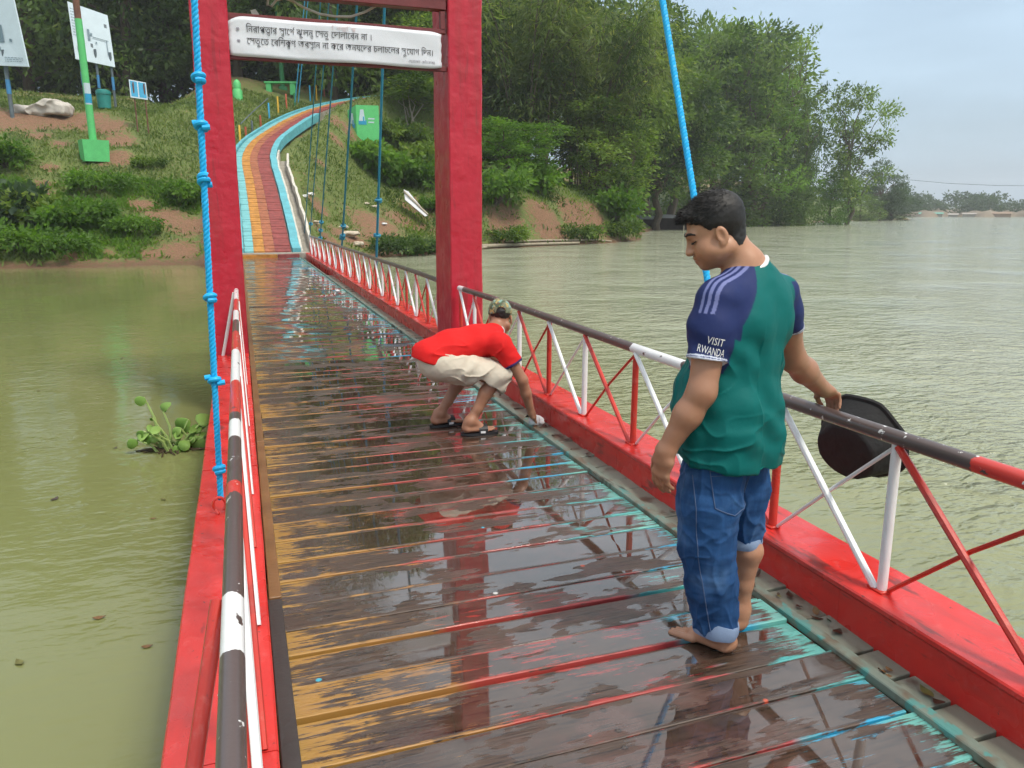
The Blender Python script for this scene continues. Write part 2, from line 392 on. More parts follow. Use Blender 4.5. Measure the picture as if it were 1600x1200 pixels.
mb = MB(); mb.box((1.0, 28.2, -.30), (2.55, .35, .95), None, .02); mb.obj('abutment', M_CONC, ramp)
mb = MB(); mb.box((.55, 28.0, .03), (1.25, .05, .2), None, .01); mb.cur = 1; mb.box((1.55, 28.0, .03), (.72, .05, .2), None, .01); mb.obj('riser', [M_PYEL, M_PRED], ramp)

# ------------------------------------------------------------ bridge materials
def red_paint(name, base, dark, pale, rough, dents=.4, chips=.0, streak=(9, 2, 9), worn=None):
    g = G(name); p = g.pos(); n1 = g.noise(p, 2.2, 3, .6); n2 = g.noise(p, 17, 4, .7); n3 = g.noise(p, 5, 2)
    c = g.mix(n1, base, dark); c = g.mix(g.ma('MULTIPLY', g.ss(n2, .56, .72), .45), c, pale)
    c = g.mix(g.ma('MULTIPLY', g.ss(g.noise(p, 42, 3, .6), .68, .74), chips), c, (.10, .03, .025))
    c = g.mix(g.ma('MULTIPLY', g.ss(g.noise(g.map(p, streak), 1, 4, .65), .60, .68), chips*.7), c, (.06, .025, .02))
    c = g.mix(g.ma('MULTIPLY', g.ss(g.noise(g.map(p, streak, (4, 4, 4)), .6, 4, .6), .48, .70), .35), c, (.20, .035, .03))
    if worn is not None:
        pt = g.n('NewGeometry').outputs['Pointiness']
        c = g.mix(g.ma('MULTIPLY', g.ss(pt, .56, .60), g.ss(g.noise(p, 30, 3, .6), .57, .62)), c, worn)
    nrm = g.bump(g.ma('ADD', n3, g.ma('MULTIPLY', n2, .25)), dents, .02)
    return g.done(g.bsdf(c, g.lin(n3, .3, .7, rough*.6, rough*1.5), nrm, Coat_Weight=.12, Coat_Roughness=.15))
M_RED = red_paint('girder red paint', (.68, .035, .026), (.52, .022, .020), (.66, .11, .10), .30, .45, 1.0)
M_TRED = red_paint('tower crimson paint', (.52, .012, .035), (.42, .008, .026), (.55, .045, .07), .42, 1.0, .45, (11, 11, 1.1), (.62, .50, .48))
M_REDBAR = red_paint('railing red paint', (.66, .045, .022), (.38, .02, .018), (.55, .15, .12), .35, .2, .4)
M_WHITEBAR = plain('railing white paint', (.74, .75, .76), .4, .05, 12, .15, 60, Coat_Weight=.2)
M_BROWN = plain('brown steel', (.075, .05, .045), .4, .2, 8, .3, 60)
def rail_mat(name, bands, default):
    """painted in bands along the bridge, flaking at the edges"""
    g = G(name); p = g.pos(); x, y, z = g.xyz(p)
    yy = g.ma('ADD', y, g.ma('MULTIPLY', g.ma('SUBTRACT', g.noise(p, 14, 3, .6), .5), .09))
    cols = {'w': (.76, .77, .78), 'r': (.55, .04, .03), 'b': (.085, .06, .056)}
    st = [(0.0, cols[default])]
    for (a, b, k) in bands: st += [(a/30, cols[k]), (b/30, cols[default])]
    c = g.ramp(g.ma('DIVIDE', yy, 30), st[:31], 'CONSTANT')
    c = g.mix(g.ss(g.noise(p, 22, 4, .65), .64, .67), c, (.70, .69, .68))
    c = g.mix(g.ss(g.noise(g.map(p, (1, .5, 1), (3, 1, 2)), 16, 4, .6), .64, .67), c, (.075, .052, .048))
    return g.done(g.bsdf(c, .33, g.bump(g.noise(p, 60, 3), .15, .003), Coat_Weight=.3, Coat_Roughness=.15))
M_RAILL = rail_mat('left rail paint', [(1.25, 1.46, 'w'), (1.46, 1.50, 'r'), (1.58, 1.63, 'r'), (1.76, 1.87, 'r'), (2.05, 2.17, 'r'), (2.68, 2.86, 'w'), (2.98, 3.62, 'r'), (3.62, 4.38, 'w'), (4.38, 5.08, 'r'), (5.7, 6.3, 'w'), (6.3, 7.1, 'r'), (7.1, 8.3, 'w')], 'b')
M_RAILR = rail_mat('right rail paint', [(0.0, 1.72, 'r'), (3.45, 4.09, 'w'), (7.75, 8.4, 'w')], 'b')
# deck: dark wet timber with worn stripes of paint and a film of water
g = G('wet painted deck timber'); p = g.pos(); gx, gy, gz = g.xyz(g.n('TexCoord').outputs['Generated']); rd = g.rnd()
x, y, z = g.xyz(p); off = g.ma('MULTIPLY', rd, 37.0)
pp = g.comb(x, y, off)
grain = g.noise(g.map(pp, (3.6, 62, 1)), 1, 4, .68); grain2 = g.noise(g.map(pp, (7, 120, 1)), 1, 3, .6); blot = g.noise(pp, 5.0, 3, .6)
xx = g.ma('ADD', x, g.ma('ADD', g.ma('MULTIPLY', g.ma('SUBTRACT', rd, .5), .22), g.ma('MULTIPLY', g.ma('SUBTRACT', blot, .5), .18)))
paint = g.ramp(g.ma('DIVIDE', xx, 2.1), [(0, (.43, .245, .045)), (.30, (.36, .16, .035)), (.335, (.42, .045, .03)), (.70, (.34, .03, .035)), (.735, (.05, .30, .33)), (.84, (.06, .40, .40)), (.93, (.16, .50, .44)), (1, (.16, .50, .44))])
rd2 = g.ma('FRACT', g.ma('MULTIPLY', rd, 7.31))
paint = g.mix(g.ma('MULTIPLY', g.ma('MULTIPLY', g.ss(xx, 1.50, 1.62), g.ss(xx, 1.95, 1.78)), g.ss(rd2, .45, .5)), paint, (.01, .36, .62))
cov = g.ramp(g.ma('DIVIDE', x, 2.1), [(0, (.60,)*3), (.045, (.46,)*3), (.09, (.30,)*3), (.22, (.25,)*3), (.36, (.22,)*3), (.62, (.20,)*3), (.80, (.19,)*3), (.875, (.26,)*3), (.905, (.50,)*3), (1, (.72,)*3)])
covx = g.xyz(cov)[0]
edge = g.ss(g.ma('ABSOLUTE', g.ma('SUBTRACT', gy, .5)), .40, .49)
side = g.ss(gz, .9, .55)
covx = g.ma('ADD', covx, g.ma('MULTIPLY', edge, .30)); covx = g.ma('ADD', covx, g.ma('MULTIPLY', side, .30))
covx = g.ma('ADD', covx, g.ma('MULTIPLY', g.ma('SUBTRACT', g.ma('FRACT', g.ma('MULTIPLY', rd, 3.77)), .5), .42))
covx = g.ma('ADD', covx, g.ma('MULTIPLY', g.ss(y, 7, 22), .08))
covx = g.ma('ADD', covx, g.ma('MULTIPLY', g.ma('SUBTRACT', blot, .5), .75)); covx = g.ma('ADD', covx, g.ma('MULTIPLY', g.ma('SUBTRACT', g.noise(g.map(pp, (.6, 1.5, 1)), 21, 3, .65), .5), .6))
pm = g.ss(g.ma('ADD', covx, g.ma('MULTIPLY', g.ma('SUBTRACT', g.ma('ADD', g.ma('MULTIPLY', grain, .6), g.ma('MULTIPLY', grain2, .4)), .5), 2.1)), .44, .60)
wood = g.mix(grain, (.034, .020, .013), (.100, .064, .044)); wood = g.mix(g.ma('MULTIPLY', g.ma('MULTIPLY', g.ss(x, .55, .9), g.ss(x, 1.75, 1.3)), g.ma('MULTIPLY', g.ss(blot, .45, .65), .45)), wood, (.13, .034, .026)); wood = g.mix(g.ss(grain2, .50, .66), wood, (.016, .011, .009))
wood = g.mix(g.ma('MULTIPLY', g.ss(blot, .5, .7), .4), wood, (.12, .095, .08))
# nail heads in pairs over the joists
lx, ly, lz = g.xyz(g.objc()); nd = None
for x0_ in (-.72, 0.0, .72):
    q_ = g.ma('SQRT', g.ma('ADD', g.ma('POWER', g.ma('SUBTRACT', lx, x0_), 2.0), g.ma('POWER', g.ma('SUBTRACT', g.ma('ABSOLUTE', ly), .052), 2.0)))
    nd = q_ if nd is None else g.ma('MINIMUM', nd, q_)
wood = g.mix(g.ss(nd, .016, .006), wood, (.02, .014, .012))
# fresh drips of paint
vor = g.n('TexVoronoi', {'Vector': g.map(pp, (1, 1, 1)), 'Scale': 6.5, 'Randomness': 1.0}); vd = vor.outputs['Distance']; vc = g.xyz(vor.outputs['Color'])
drip = g.ma('MULTIPLY', g.ss(vd, .085, .05), g.ss(vc[0], .80, .82))
cc = g.mix(pm, wood, g.mix(g.ma('MULTIPLY', grain2, .5), paint, g.mix(.5, paint, (.05, .035, .025))))
cc = g.mix(g.ss(nd, .0065, .005), cc, (.06, .04, .03)); cc = g.mix(drip, cc, g.ramp(vc[1], [(0, (.55, .08, .03)), (.4, (.6, .6, .58)), (.7, (.05, .4, .55)), (1, (.6, .4, .08))], 'CONSTANT'))
wetn = g.noise(g.map(p, (1.1, 1.9, 1), (2.2, .7, 0)), 1.9, 4, .6); wetd = g.noise(g.map(pp, (3.0, 22, 1)), 1, 4, .6)
film = g.ss(g.ma('ADD', wetn, g.ma('MULTIPLY', g.ma('SUBTRACT', wetd, .5), .42)), .455, .485)
film = g.ma('MULTIPLY', film, g.ma('SUBTRACT', 1.0, edge))
film = g.ma('MULTIPLY', film, g.ma('SUBTRACT', 1.0, g.ma('MULTIPLY', g.ss(x, .55, .12), .75)))
film = g.ma('MULTIPLY', film, g.ma('SUBTRACT', 1.0, g.ma('MULTIPLY', g.ss(x, 1.75, 1.95), .6)))
bmp = g.bump(g.ma('ADD', grain, g.ma('MULTIPLY', pm, .15)), g.ma('SUBTRACT', .5, g.ma('MULTIPLY', film, .495)), .010)
bmp = g.bump(g.noise(p, 3.5, 2), .05, .01, bmp)
rgh = g.ma('ADD', g.lin(film, 0, 1, .33, .02), g.ma('MULTIPLY', edge, .25))
M_DECK = g.done(g.bsdf(g.mix(g.ma('MULTIPLY', film, .25), cc, (.03, .022, .018)), rgh, bmp, Specular_IOR_Level=.75, Coat_Weight=film, Coat_Roughness=.015, Coat_IOR=1.45, Coat_Normal=g.bump(g.noise(p, 4, 3), .03, .01)))
g = G('grey green edge board'); p = g.pos(); nn = g.noise(g.map(p, (26, 2.5, 1)), 1, 4, .65); nb = g.noise(p, 4, 4, .6)
c = g.mix(nn, (.13, .175, .145), (.26, .31, .25)); c = g.mix(g.ss(nb, .50, .60), c, (.16, .125, .085)); c = g.mix(g.ss(g.noise(p, 11, 3), .56, .62), c, (.10, .30, .27)); c = g.mix(g.ss(nn, .60, .68), c, (.05, .045, .035))
M_STRIP = g.done(g.bsdf(c, .38, g.bump(nn, .5, .008)))
g = G('weathered green board ends'); p = g.pos(); rd = g.rnd(); x, y, z = g.xyz(p)
nn = g.noise(g.map(p, (20, 4, 1)), 1, 5, .65); nb = g.noise(p, 6, 4)
c = g.mix(nn, (.15, .19, .155), (.30, .36, .30)); c = g.mix(g.ss(nb, .52, .68), c, (.07, .055, .04)); c = g.mix(g.ma('MULTIPLY', rd, .35), c, (.16, .12, .085))
M_STUB = g.done(g.bsdf(c, .3, g.bump(nn, .4, .006)))
M_LBOARD = plain('brown side board', (.20, .105, .04), .4, .3, 4, .5, 40)
M_LBOARD2 = plain('dark grey side board', (.045, .040, .038), .4, .2, 4, .5, 40)
M_JOIST = plain('dark joist', (.04, .03, .025), .8, .2, 4)

# ------------------------------------------------------------ bridge: deck and girders
bridge = thing('suspension_bridge', 'long footbridge deck of wet worn painted planks between red girders', 'footbridge', (1.05, 0, 0))
def bobj(mb, name, mat, smooth=False, parent=None): # built in world space, child of the bridge
    o = mb.obj(name, mat, parent or bridge, smooth); o.matrix_parent_inverse = Matrix.Translation((-1.05, 0, 0)) if parent is None else Matrix(); return o
PW = [.168, .184, .200, .216, .232]
plank_me = []
for wv_ in PW:
    mb = MB(); L_ = 1.885; nseg = 6; hw = wv_/2; t = .042; b = .0028
    prof = [(-hw, -t), (-hw, -b), (-hw+b, 0), (hw-b, 0), (hw, -b), (hw, -t)]
    V = []; F = []
    for i in range(nseg+1):
        xx_ = -L_/2+L_*i/nseg; wob = [random.uniform(-.0025, .0025) for _ in range(2)]; wz = random.uniform(-.0012, .0012)
        for k, (yy_, zz_) in enumerate(prof): V.append((xx_, yy_+(wob[0] if k < 3 else wob[1]), zz_+wz))
    for i in range(nseg):
        for k in range(6): F.append((i*6+k, (i+1)*6+k, (i+1)*6+(k+1) % 6, i*6+(k+1) % 6))
    F += [tuple(range(6)), tuple(nseg*6+k for k in range(5, -1, -1))]
    mb.add(V, F); me = mb.mesh('deck_plank'); me.materials.append(M_DECK); plank_me.append(me)
y = .35; k = 0
while y < 27.9:
    wi = random.choice([0, 1, 1, 2, 2, 3, 3, 4]) if y < 12 else random.choice([0, 1, 2])
    wd = PW[wi]; o = bpy.data.objects.new('deck_plank', plank_me[wi]); COL.objects.link(o); o.parent = bridge
    big = (2.20 < y < 2.36)
    o.location = (-.058+random.uniform(-.012, .012), y+wd/2, random.uniform(-.004, .004)+(.0 if not big else .012))
    o.rotation_euler = (random.gauss(0, .010), random.gauss(0, .0022), random.gauss(0, .004)+(math.pi if random.random() < .5 else 0))
    y += wd+random.uniform(.006, .015)+(.006 if random.random() < .15 else 0)
for (y0, y1) in ((.3, 2.95), (2.957, 5.6), (5.607, 8.9), (8.907, 12.5), (12.507, 16.5), (16.507, 20.5), (20.507, 24.2), (24.207, 27.9)):
    mb = MB(); mb.box((1.966, (y0+y1)/2, .006), (.046, y1-y0, .036), None, .004); bobj(mb, 'edge_board', M_STRIP)
stub = []
for wv_ in (.15, .19, .24):
    mb = MB(); mb.box((0, 0, 0), (.20, wv_, .03), None, .003); me = mb.mesh('board_end'); me.materials.append(M_STUB); stub.append((wv_, me))
y = .4
while y < 20:
    wd, me = random.choice(stub); o = bpy.data.objects.new('board_end', me); COL.objects.link(o); o.parent = bridge
    o.location = (2.068-1.05+random.uniform(-.01, .01), y+wd/2, -.020+random.uniform(-.004, .004)); o.rotation_euler = (random.gauss(0, .02), random.gauss(0, .02), random.gauss(0, .02)); y += wd+random.uniform(.004, .03)
mb = MB(); mb.box((.032, 1.72, .010), (.055, 2.65, .03), (0, 0, .004), .003); bobj(mb, 'side_board', M_LBOARD2)
for (y0, y1) in ((3.07, 5.4), (5.41, 8.1), (8.11, 12), (12.01, 16), (16.01, 20), (20.01, 24), (24.01, 27.9)):
    mb = MB(); mb.box((.030, (y0+y1)/2, .006), (.05, y1-y0, .03), None, .003); bobj(mb, 'side_board', M_LBOARD)
for i in range(19):
    mb = MB(); mb.box((1.05, .6+i*1.5, -.1), (2.1, .1, .1)); bobj(mb, 'joist', M_JOIST)
def girder(x0, x1, y0, y1, inner):
    """top flange, web plates and lower flange of a box channel, wavy like hand-painted steel"""
    mb = MB(); n = max(4, int((y1-y0)/.35)); V = []; F = []; w_ = x1-x0
    ring = [(x0, .165), (x0+.006, .171), (x1-.006, .171), (x1, .165), (x1, .150), (x1-.02, .146), (x1-.02, -.17), (x0+.02, -.17), (x0+.012, .135), (x0, .150)]
    if inner == 'R': ring = [(x0+x1-a, b) for a, b in ring][::-1]
    m = len(ring)
    for i in range(n+1):
        yy_ = y0+(y1-y0)*i/n; jx = random.uniform(-.002, .002); jz = random.uniform(-.002, .002)
        for (a, b) in ring: V.append((a+jx, yy_, b+jz))
    for i in range(n):
        for k in range(m): F.append((i*m+k, (i+1)*m+k, (i+1)*m+(k+1) % m, i*m+(k+1) % m))
    F += [tuple(range(m)), tuple(n*m+k for k in range(m-1, -1, -1))]
    mb.add(V, F); return bobj(mb, 'girder', M_RED)
for (a, b) in ((.25, 2.18), (2.184, 5.2), (5.204, 8.12), (8.124, 11), (11.004, 15), (15.004, 19), (19.004, 23), (23.004, 27.95)):
    girder(2.105, 2.405, a, b, 'L')
for (a, b) in ((.25, 1.9), (1.904, 4.4), (4.404, 8.12), (8.124, 11), (11.004, 15), (15.004, 19), (19.004, 23), (23.004, 27.95)):
    girder(-.295, .0, a, b, 'R')
# rope hook on the left girder
mb = MB(); pts = [(-.185+.028*math.cos(a), 3.72, .215+.034*math.sin(a)) for a in np.linspace(R(-60), R(230), 14)]+[(-.19, 3.70, .172)]
mb.tube(pts, .007, 8); bobj(mb, 'hook', M_REDBAR, True)

# ------------------------------------------------------------ railings
def railing(label, X, ys, first_white, rail_mat_, zr, lean=0.0, ends=(0, 0), simple=False):
    t = thing('bridge_railing', label, 'railing', (X, ys[0], .17))
    def ch(mb, name, mat):
        o = mb.obj(name, mat, t, True); o.matrix_parent_inverse = Matrix.Translation((-X, -ys[0], -.17)); return o
    n = 8 if simple else 12
    mb = MB(); P = []
    yy_ = np.linspace(ys[0]-ends[0], ys[-1]+ends[1], 10 if not simple else 16)
    for q in yy_: P.append((X+lean*0+.004*math.sin(q*2.1), q, zr+.006*math.sin(q*1.3)))
    mb.tube(P, .029 if not simple else .03, 14); ch(mb, 'top_rail', rail_mat_)
    wh = first_white
    for i, yv in enumerate(ys):
        mb = MB(); mat = M_WHITEBAR if wh else M_REDBAR
        mb.tube([(X+lean, yv, .168), (X, yv+random.uniform(-.006, .006), zr-.02)], .019, n); ch(mb, 'post', mat)
        mb = MB(); mb.box((X+lean, yv+.012, .176), (.055, .075, .012), None, .003); ch(mb, 'base_plate', M_REDBAR)
        if i+1 < len(ys):
            y2 = ys[i+1]; dm = M_WHITEBAR if wh else M_REDBAR
            # thick flat from the top of the far post to the foot of the near one, thin rod the other way
            a = Vector((X-.012+lean, yv+.02, .175)); b = Vector((X-.012, y2-.012, zr-.025))
            mb = MB(); mb.tube([a, b], .0145, 8 if not simple else 6); ch(mb, 'brace', dm)
            mb = MB(); mid = Vector((X+.012, (yv+y2)/2+.0, (zr+.17)/2+random.uniform(-.01, .01)))
            mb.tube([(X+.012+lean, y2-.015, .175), mid, (X+.012, yv+.012, zr-.03)], .0085, 8 if not simple else 5); ch(mb, 'tie_rod', M_WHITEBAR if dm is M_WHITEBAR and not simple else (M_REDBAR if dm is M_REDBAR else M_WHITEBAR))
        wh = not wh
    return t
ysR = [1.40, 2.064, 2.712, 3.38, 4.06, 4.79, 5.46, 6.14, 6.83, 7.50, 8.02]
railing('red and white truss railing beside the standing man, its brown top rail flaking', 2.205, ysR, False, M_RAILR, .775, .0, (.6, .03))
ysRf = [8.95+.667*i for i in range(28)]
railing('red and white truss railing beyond the tower on the open lake side', 2.205, ysRf, True, M_RAILR, .775, 0, (.05, .05), True)
ysLf = [8.95+.667*i for i in range(28)]
railing('red and white truss railing beyond the tower, behind the left tower post', -.085, ysLf, True, M_RAILR, .80, 0, (.05, .05), True)
# near left railing seen from straight above
t = thing('bridge_railing', 'flaking white, red and brown handrail in the left foreground, above the left girder', 'railing', (-.085, .5, .17))
def ch(mb, name, mat):
    o = mb.obj(name, mat, t, True); o.matrix_parent_inverse = Matrix.Translation((.085, -.5, -.17)); return o
ZL = .815
mb = MB(); mb.tube([(-.064-.0012*q, q, ZL+.004*math.sin(q*1.7)) for q in np.linspace(.35, 8.06, 30)], .0215, 16); ch(mb, 'top_rail', M_RAILL)
wh = False
yl = [.55, 1.22, 1.89, 2.56, 3.23, 3.9, 4.57, 5.24, 5.91, 6.58, 7.25, 7.9]
for i, yv in enumerate(yl):
    mb = MB(); mb.tube([(-.075, yv, .168), (-.072, yv, ZL-.02)], .017, 10); ch(mb, 'post', M_WHITEBAR if wh else M_REDBAR)
    if i+1 < len(yl):
        y2 = yl[i+1]; dm = M_WHITEBAR if wh else M_REDBAR
        mb = MB(); mb.tube([(-.040, yv+.02, .172), (-.058, y2-.01, ZL-.02)], .0125, 8); ch(mb, 'brace', dm)
        mb = MB(); mb.tube([(-.092, y2-.02, .172), (-.082, yv+.01, ZL-.02)], .0085, 8); ch(mb, 'tie_rod', dm)
    wh = not wh
for (ya, yb, mat) in ((1.55, 1.12, M_REDBAR), (7.98, 8.08, M_WHITEBAR)):
    mb = MB(); mb.tube([(-.095, ya, ZL-.01), (-.245, yb, .172)], .016, 10); ch(mb, 'outer_brace', mat)

# ------------------------------------------------------------ tower
tower = thing('bridge_tower', 'crimson portal tower with a white notice board across it', 'tower', (1.05, 8.45, .17))
def tw(mb, name, mat, smooth=False):
    o = mb.obj(name, mat, tower, smooth); o.matrix_parent_inverse = Matrix.Translation((-1.05, -8.45, -.17)); return o
def rough_post(x0, x1, y0, y1, z0, z1, lean=0.0):
    mb = MB(); nz = 46; ring = []; nx = 6; ny = 8; b = .012
    for i in range(nx+1): ring.append((x0+b+(x1-x0-2*b)*i/nx, y0))
    for i in range(ny+1): ring.append((x1, y0+b+(y1-y0-2*b)*i/ny))
    for i in range(nx+1): ring.append((x1-b-(x1-x0-2*b)*i/nx, y1))
    for i in range(ny+1): ring.append((x0, y1-b-(y1-y0-2*b)*i/ny))
    m = len(ring); V = []; F = []
    for j in range(nz+1):
        z = z0+(z1-z0)*j/nz
        for (a, c) in ring:
            q = mnoise.noise(Vector((a*5, c*5, z*4)))*.006+mnoise.noise(Vector((a*14, c*14, z*11)))*.0025
            cx, cy = (x0+x1)/2, (y0+y1)/2; dx, dy = a-cx, c-cy
            V.append((a+lean*(z-z0)+(q if abs(dx) > (x1-x0)/2-.001 else 0)*np.sign(dx), c+(q if abs(dy) > (y1-y0)/2-.001 else 0)*np.sign(dy), z))
    for j in range(nz):
        for k in range(m): F.append((j*m+k, j*m+(k+1) % m, (j+1)*m+(k+1) % m, (j+1)*m+k))
    F += [tuple(range(m-1, -1, -1)), tuple(nz*m+k for k in range(m))]
    mb.add(V, F); return tw(mb, 'tower_post', M_TRED, True)
rough_post(-.345, -.018, 8.13, 8.80, -1.2, 5.2, .012); rough_post(2.115, 2.475, 8.13, 8.80, -1.2, 5.2, .006)
M_CHAN = plain('brown red steel channel', (.16, .028, .03), .5, .2, 6, .3, 40)
mb = MB(); mb.box((1.055, 8.22, 3.635), (2.16, .12, .14), None, .006); tw(mb, 'cross_beam', M_CHAN)
mb = MB(); mb.box((1.055, 8.20, 3.74), (2.16, .16, .05), None, .006); tw(mb, 'cap_strip', M_CONCW)
mb = MB(); mb.box((1.055, 8.60, 4.9), (2.16, .3, .3), None, .01); tw(mb, 'cross_beam', M_TRED)
for zz_ in (3.005, 3.365):
    mb = MB(); mb.box((1.055, 8.20, zz_), (2.16, .05, .045), None, .004); tw(mb, 'sign_bracket', M_CHAN)
mb = MB(); mb.box((2.10, 8.20, 3.47), (.05, .06, .17), None, .004); tw(mb, 'hanger_bracket', M_CHAN)

# ------------------------------------------------------------ notice board
def text_arrays(body, size=1.0, align='LEFT'):
    c = bpy.data.curves.new('t', 'FONT'); c.body = body; c.size = size; c.align_x = align; c.resolution_u = 2
    o = bpy.data.objects.new('t', c); COL.objects.link(o); bpy.context.view_layer.update()
    me = o.evaluated_get(bpy.context.evaluated_depsgraph_get()).to_mesh()
    V = np.array([v.co[:] for v in me.vertices]).reshape(-1, 3); F = [tuple(p_.vertices) for p_ in me.polygons]
    o.evaluated_get(bpy.context.evaluated_depsgraph_get()).to_mesh_clear(); bpy.data.objects.remove(o); bpy.data.curves.remove(c)
    return V, F
def bengali_line(words, size):
    """words: glyphs in visual order; ('a','b') stacks b small under a, ('a','/') puts a reph stroke over a"""
    V = []; F = []; x = 0.0
    def put(v, f, sx=1, sy=1, ox=0, oy=0):
        b = len(V); V.extend([(p_[0]*sx+ox, p_[1]*sy+oy) for p_ in v]); F.extend([tuple(b+i for i in q) for q in f])
    for it in words:
        s_ = it if isinstance(it, str) else it[0]
        if s_ == ' ': x += size*.32; continue
        v, f = text_arrays(s_, size)
        if len(v) == 0: continue
        put(v, f, 1, 1, x, 0); x1 = x+v[:, 0].max(); wdt = v[:, 0].max()-v[:, 0].min()
        if not isinstance(it, str):
            if it[1] == '/':
                b = len(V); q = size*.62; V.extend([(x1-.18*size, q+.03*size), (x1-.10*size, q+.03*size), (x1+.06*size, q+.2*size), (x1-.02*size, q+.2*size)]); F.append((b, b+1, b+2, b+3))
            else:
                v2, f2 = text_arrays(it[1], size); put(v2, f2, .62, .55, x+wdt*.28, -.27*size)
        x = x1-.005*size
    return np.array(V), F, x
sign = thing('notice_board', 'long white notice banner with two lines of black lettering across the tower', 'sign', (1.055, 8.165, 2.99))
def sg(mb_or_me, name, mat):
    me = mb_or_me.mesh(name) if isinstance(mb_or_me, MB) else mb_or_me
    o = mobj(name, me, mat, sign); return o
M_BANNER = plain('white vinyl banner', (.66, .68, .74), .45, .03, 3, .25, 6, .02)
M_INK = plain('black ink', (.045, .045, .055), .6, .02)
M_INKR = plain('faded red ink', (.60, .50, .52), .6, .02); M_INKG = plain('grey ink', (.25, .24, .28), .6, .02)
def bz(x, z): return -.012-.007*math.sin(x*3.1+1)-.003*math.sin(x*7.7+z*9)
mb = MB(); nx, nz = 60, 10; V = []; F = []
for i in range(nx+1):
    for j in range(nz+1):
        xx_ = -1.02+2.04*i/nx; f = j/nz; cut = 0
        e = max(0, (abs(xx_)-.88)/.14); z0 = .012+.012*e*e; z1 = .365-.05*e*e*(1.0 if xx_ < 0 else .55)
        V.append((xx_+.004*math.sin(j*2.1), bz(xx_, f)-(.012*e*e if j == nz else 0), z0+(z1-z0)*f+.004*math.sin(xx_*6)))
W_ = nz+1
for i in range(nx):
    for j in range(nz): F.append((i*W_+j, (i+1)*W_+j, (i+1)*W_+j+1, i*W_+j+1))
mb.add(V, F); me = mb.mesh('banner', True)
o = sg(me, 'banner', M_BANNER); sd = o.modifiers.new('s', 'SOLIDIFY'); sd.thickness = .003; sd.offset = 0
mb = MB(); mb.box((0, .022, .187), (2.06, .02, .36), None, .003); sg(mb, 'backing_sheet', M_CHAN)
L1 = ['িন', 'র', 'া', 'প', ('ত', 'ত'), 'া', 'র', ' ', ('স', 'ব'), 'া', 'ে', ('থ', '/'), ' ', 'ঝু', 'ল', ('ন', 'ত'), ' ', 'ে', 'স', 'তু', ' ', 'ে', 'দ', 'া', 'ল', 'া', 'ে', 'ব', 'ন', ' ', 'ন', 'া', ' ', '।']
L2 = ['ে', 'স', 'তু', 'ে', 'ত', ' ', 'ে', 'ব', 'িশ', ('ক', 'ষ'), 'ণ', ' ', 'অ', 'ব', ('স', 'থ'), 'া', 'ন', ' ', 'ন', 'া', ' ', 'ক', 'ে', 'র', ' ', 'অ', 'ন', 'য', 'ে', 'দ', 'র', ' ', 'চ', 'ল', 'া', 'চ', 'ে', 'ল', 'র', ' ', 'সু', 'ে', 'য', 'া', 'গ', ' ', 'িদ', 'ন', '।']
L0 = ['ি', 'ব', ('জ', 'ঞ'), 'ি', ('প', 'ত')]
L3 = ['অ', 'নু', 'ে', 'র', 'া', 'ধ', 'ক', 'ে', 'ম', ' ', '-', ' ', 'প', ('য', '/'), 'ট', 'ন', ' ', 'ক', ('ত', '/'), 'প', ('ক', 'ষ')]
def lettering(words, x0, x1, zb, hs, mat, name='lettering'):
    v, f, wd = bengali_line(words, 1.0); sx = (x1-x0)/wd
    V3 = []
    for (a, b) in v:
        X_ = x0+a*sx; Z_ = zb+b*hs; V3.append((X_, bz(X_, (Z_-.012)/.353)-.0075, Z_))
    m_ = MB(); m_.add(V3, f); me = m_.mesh(name, fix=False); o = sg(me, name, mat); o['kind'] = 'stuff'; return o
lettering(L1, -.86, .31, .232, .088, M_INK); lettering(L2, -.86, .93, .128, .088, M_INK)
lettering(L0, -.07, .16, .305, .05, M_INKR); lettering(L3, .68, .95, .055, .033, M_INKG)
for zc in (.255, .15):
    mb = MB()
    for k in range(3):
        a = k*math.pi/3; c_, s_ = math.cos(a)*.016, math.sin(a)*.016; nx_, nz_ = -s_*.28, c_*.28
        mb.add([(-.935+q[0], bz(-.935, .5)-.0066-.0003*k, zc+q[1]) for q in ((c_+nx_, s_+nz_), (-c_+nx_, -s_+nz_), (-c_-nx_, -s_-nz_), (c_-nx_, s_-nz_))], [(0, 1, 2, 3)])
    sg(mb, 'bullet_star', M_INKG)

# ------------------------------------------------------------ ropes and cables
M_ROPE = plain('bright blue rope', (.004, .40, .80), .5, .05, 30, .3, 120, .002)
M_ROPE2 = plain('blue hanger rope', (.015, .20, .32), .5, .08, 30, .2, 80)
def lay_rope(t, pts, r, name='strand'):
    P = np.array(pts, float); d = P[-1]-P[0]; Ln = np.linalg.norm(d); d /= Ln
    s_ = np.cross(d, [0, 1, .1]); s_ /= np.linalg.norm(s_); q = np.cross(d, s_); n = int(Ln/.0075)
    for k in range(3):
        mb = MB(); L_ = []
        for i in range(n+1):
            f = i/n; c = P[0]+(P[-1]-P[0])*f; a = 2*math.pi*(f*Ln/.062+k/3); L_.append(c+(s_*math.cos(a)+q*math.sin(a))*r*.40)
        mb.tube(L_, r*.64, 6); o = mb.obj(name, M_ROPE, t, True); o.matrix_parent_inverse = Matrix.Translation(-t.location)
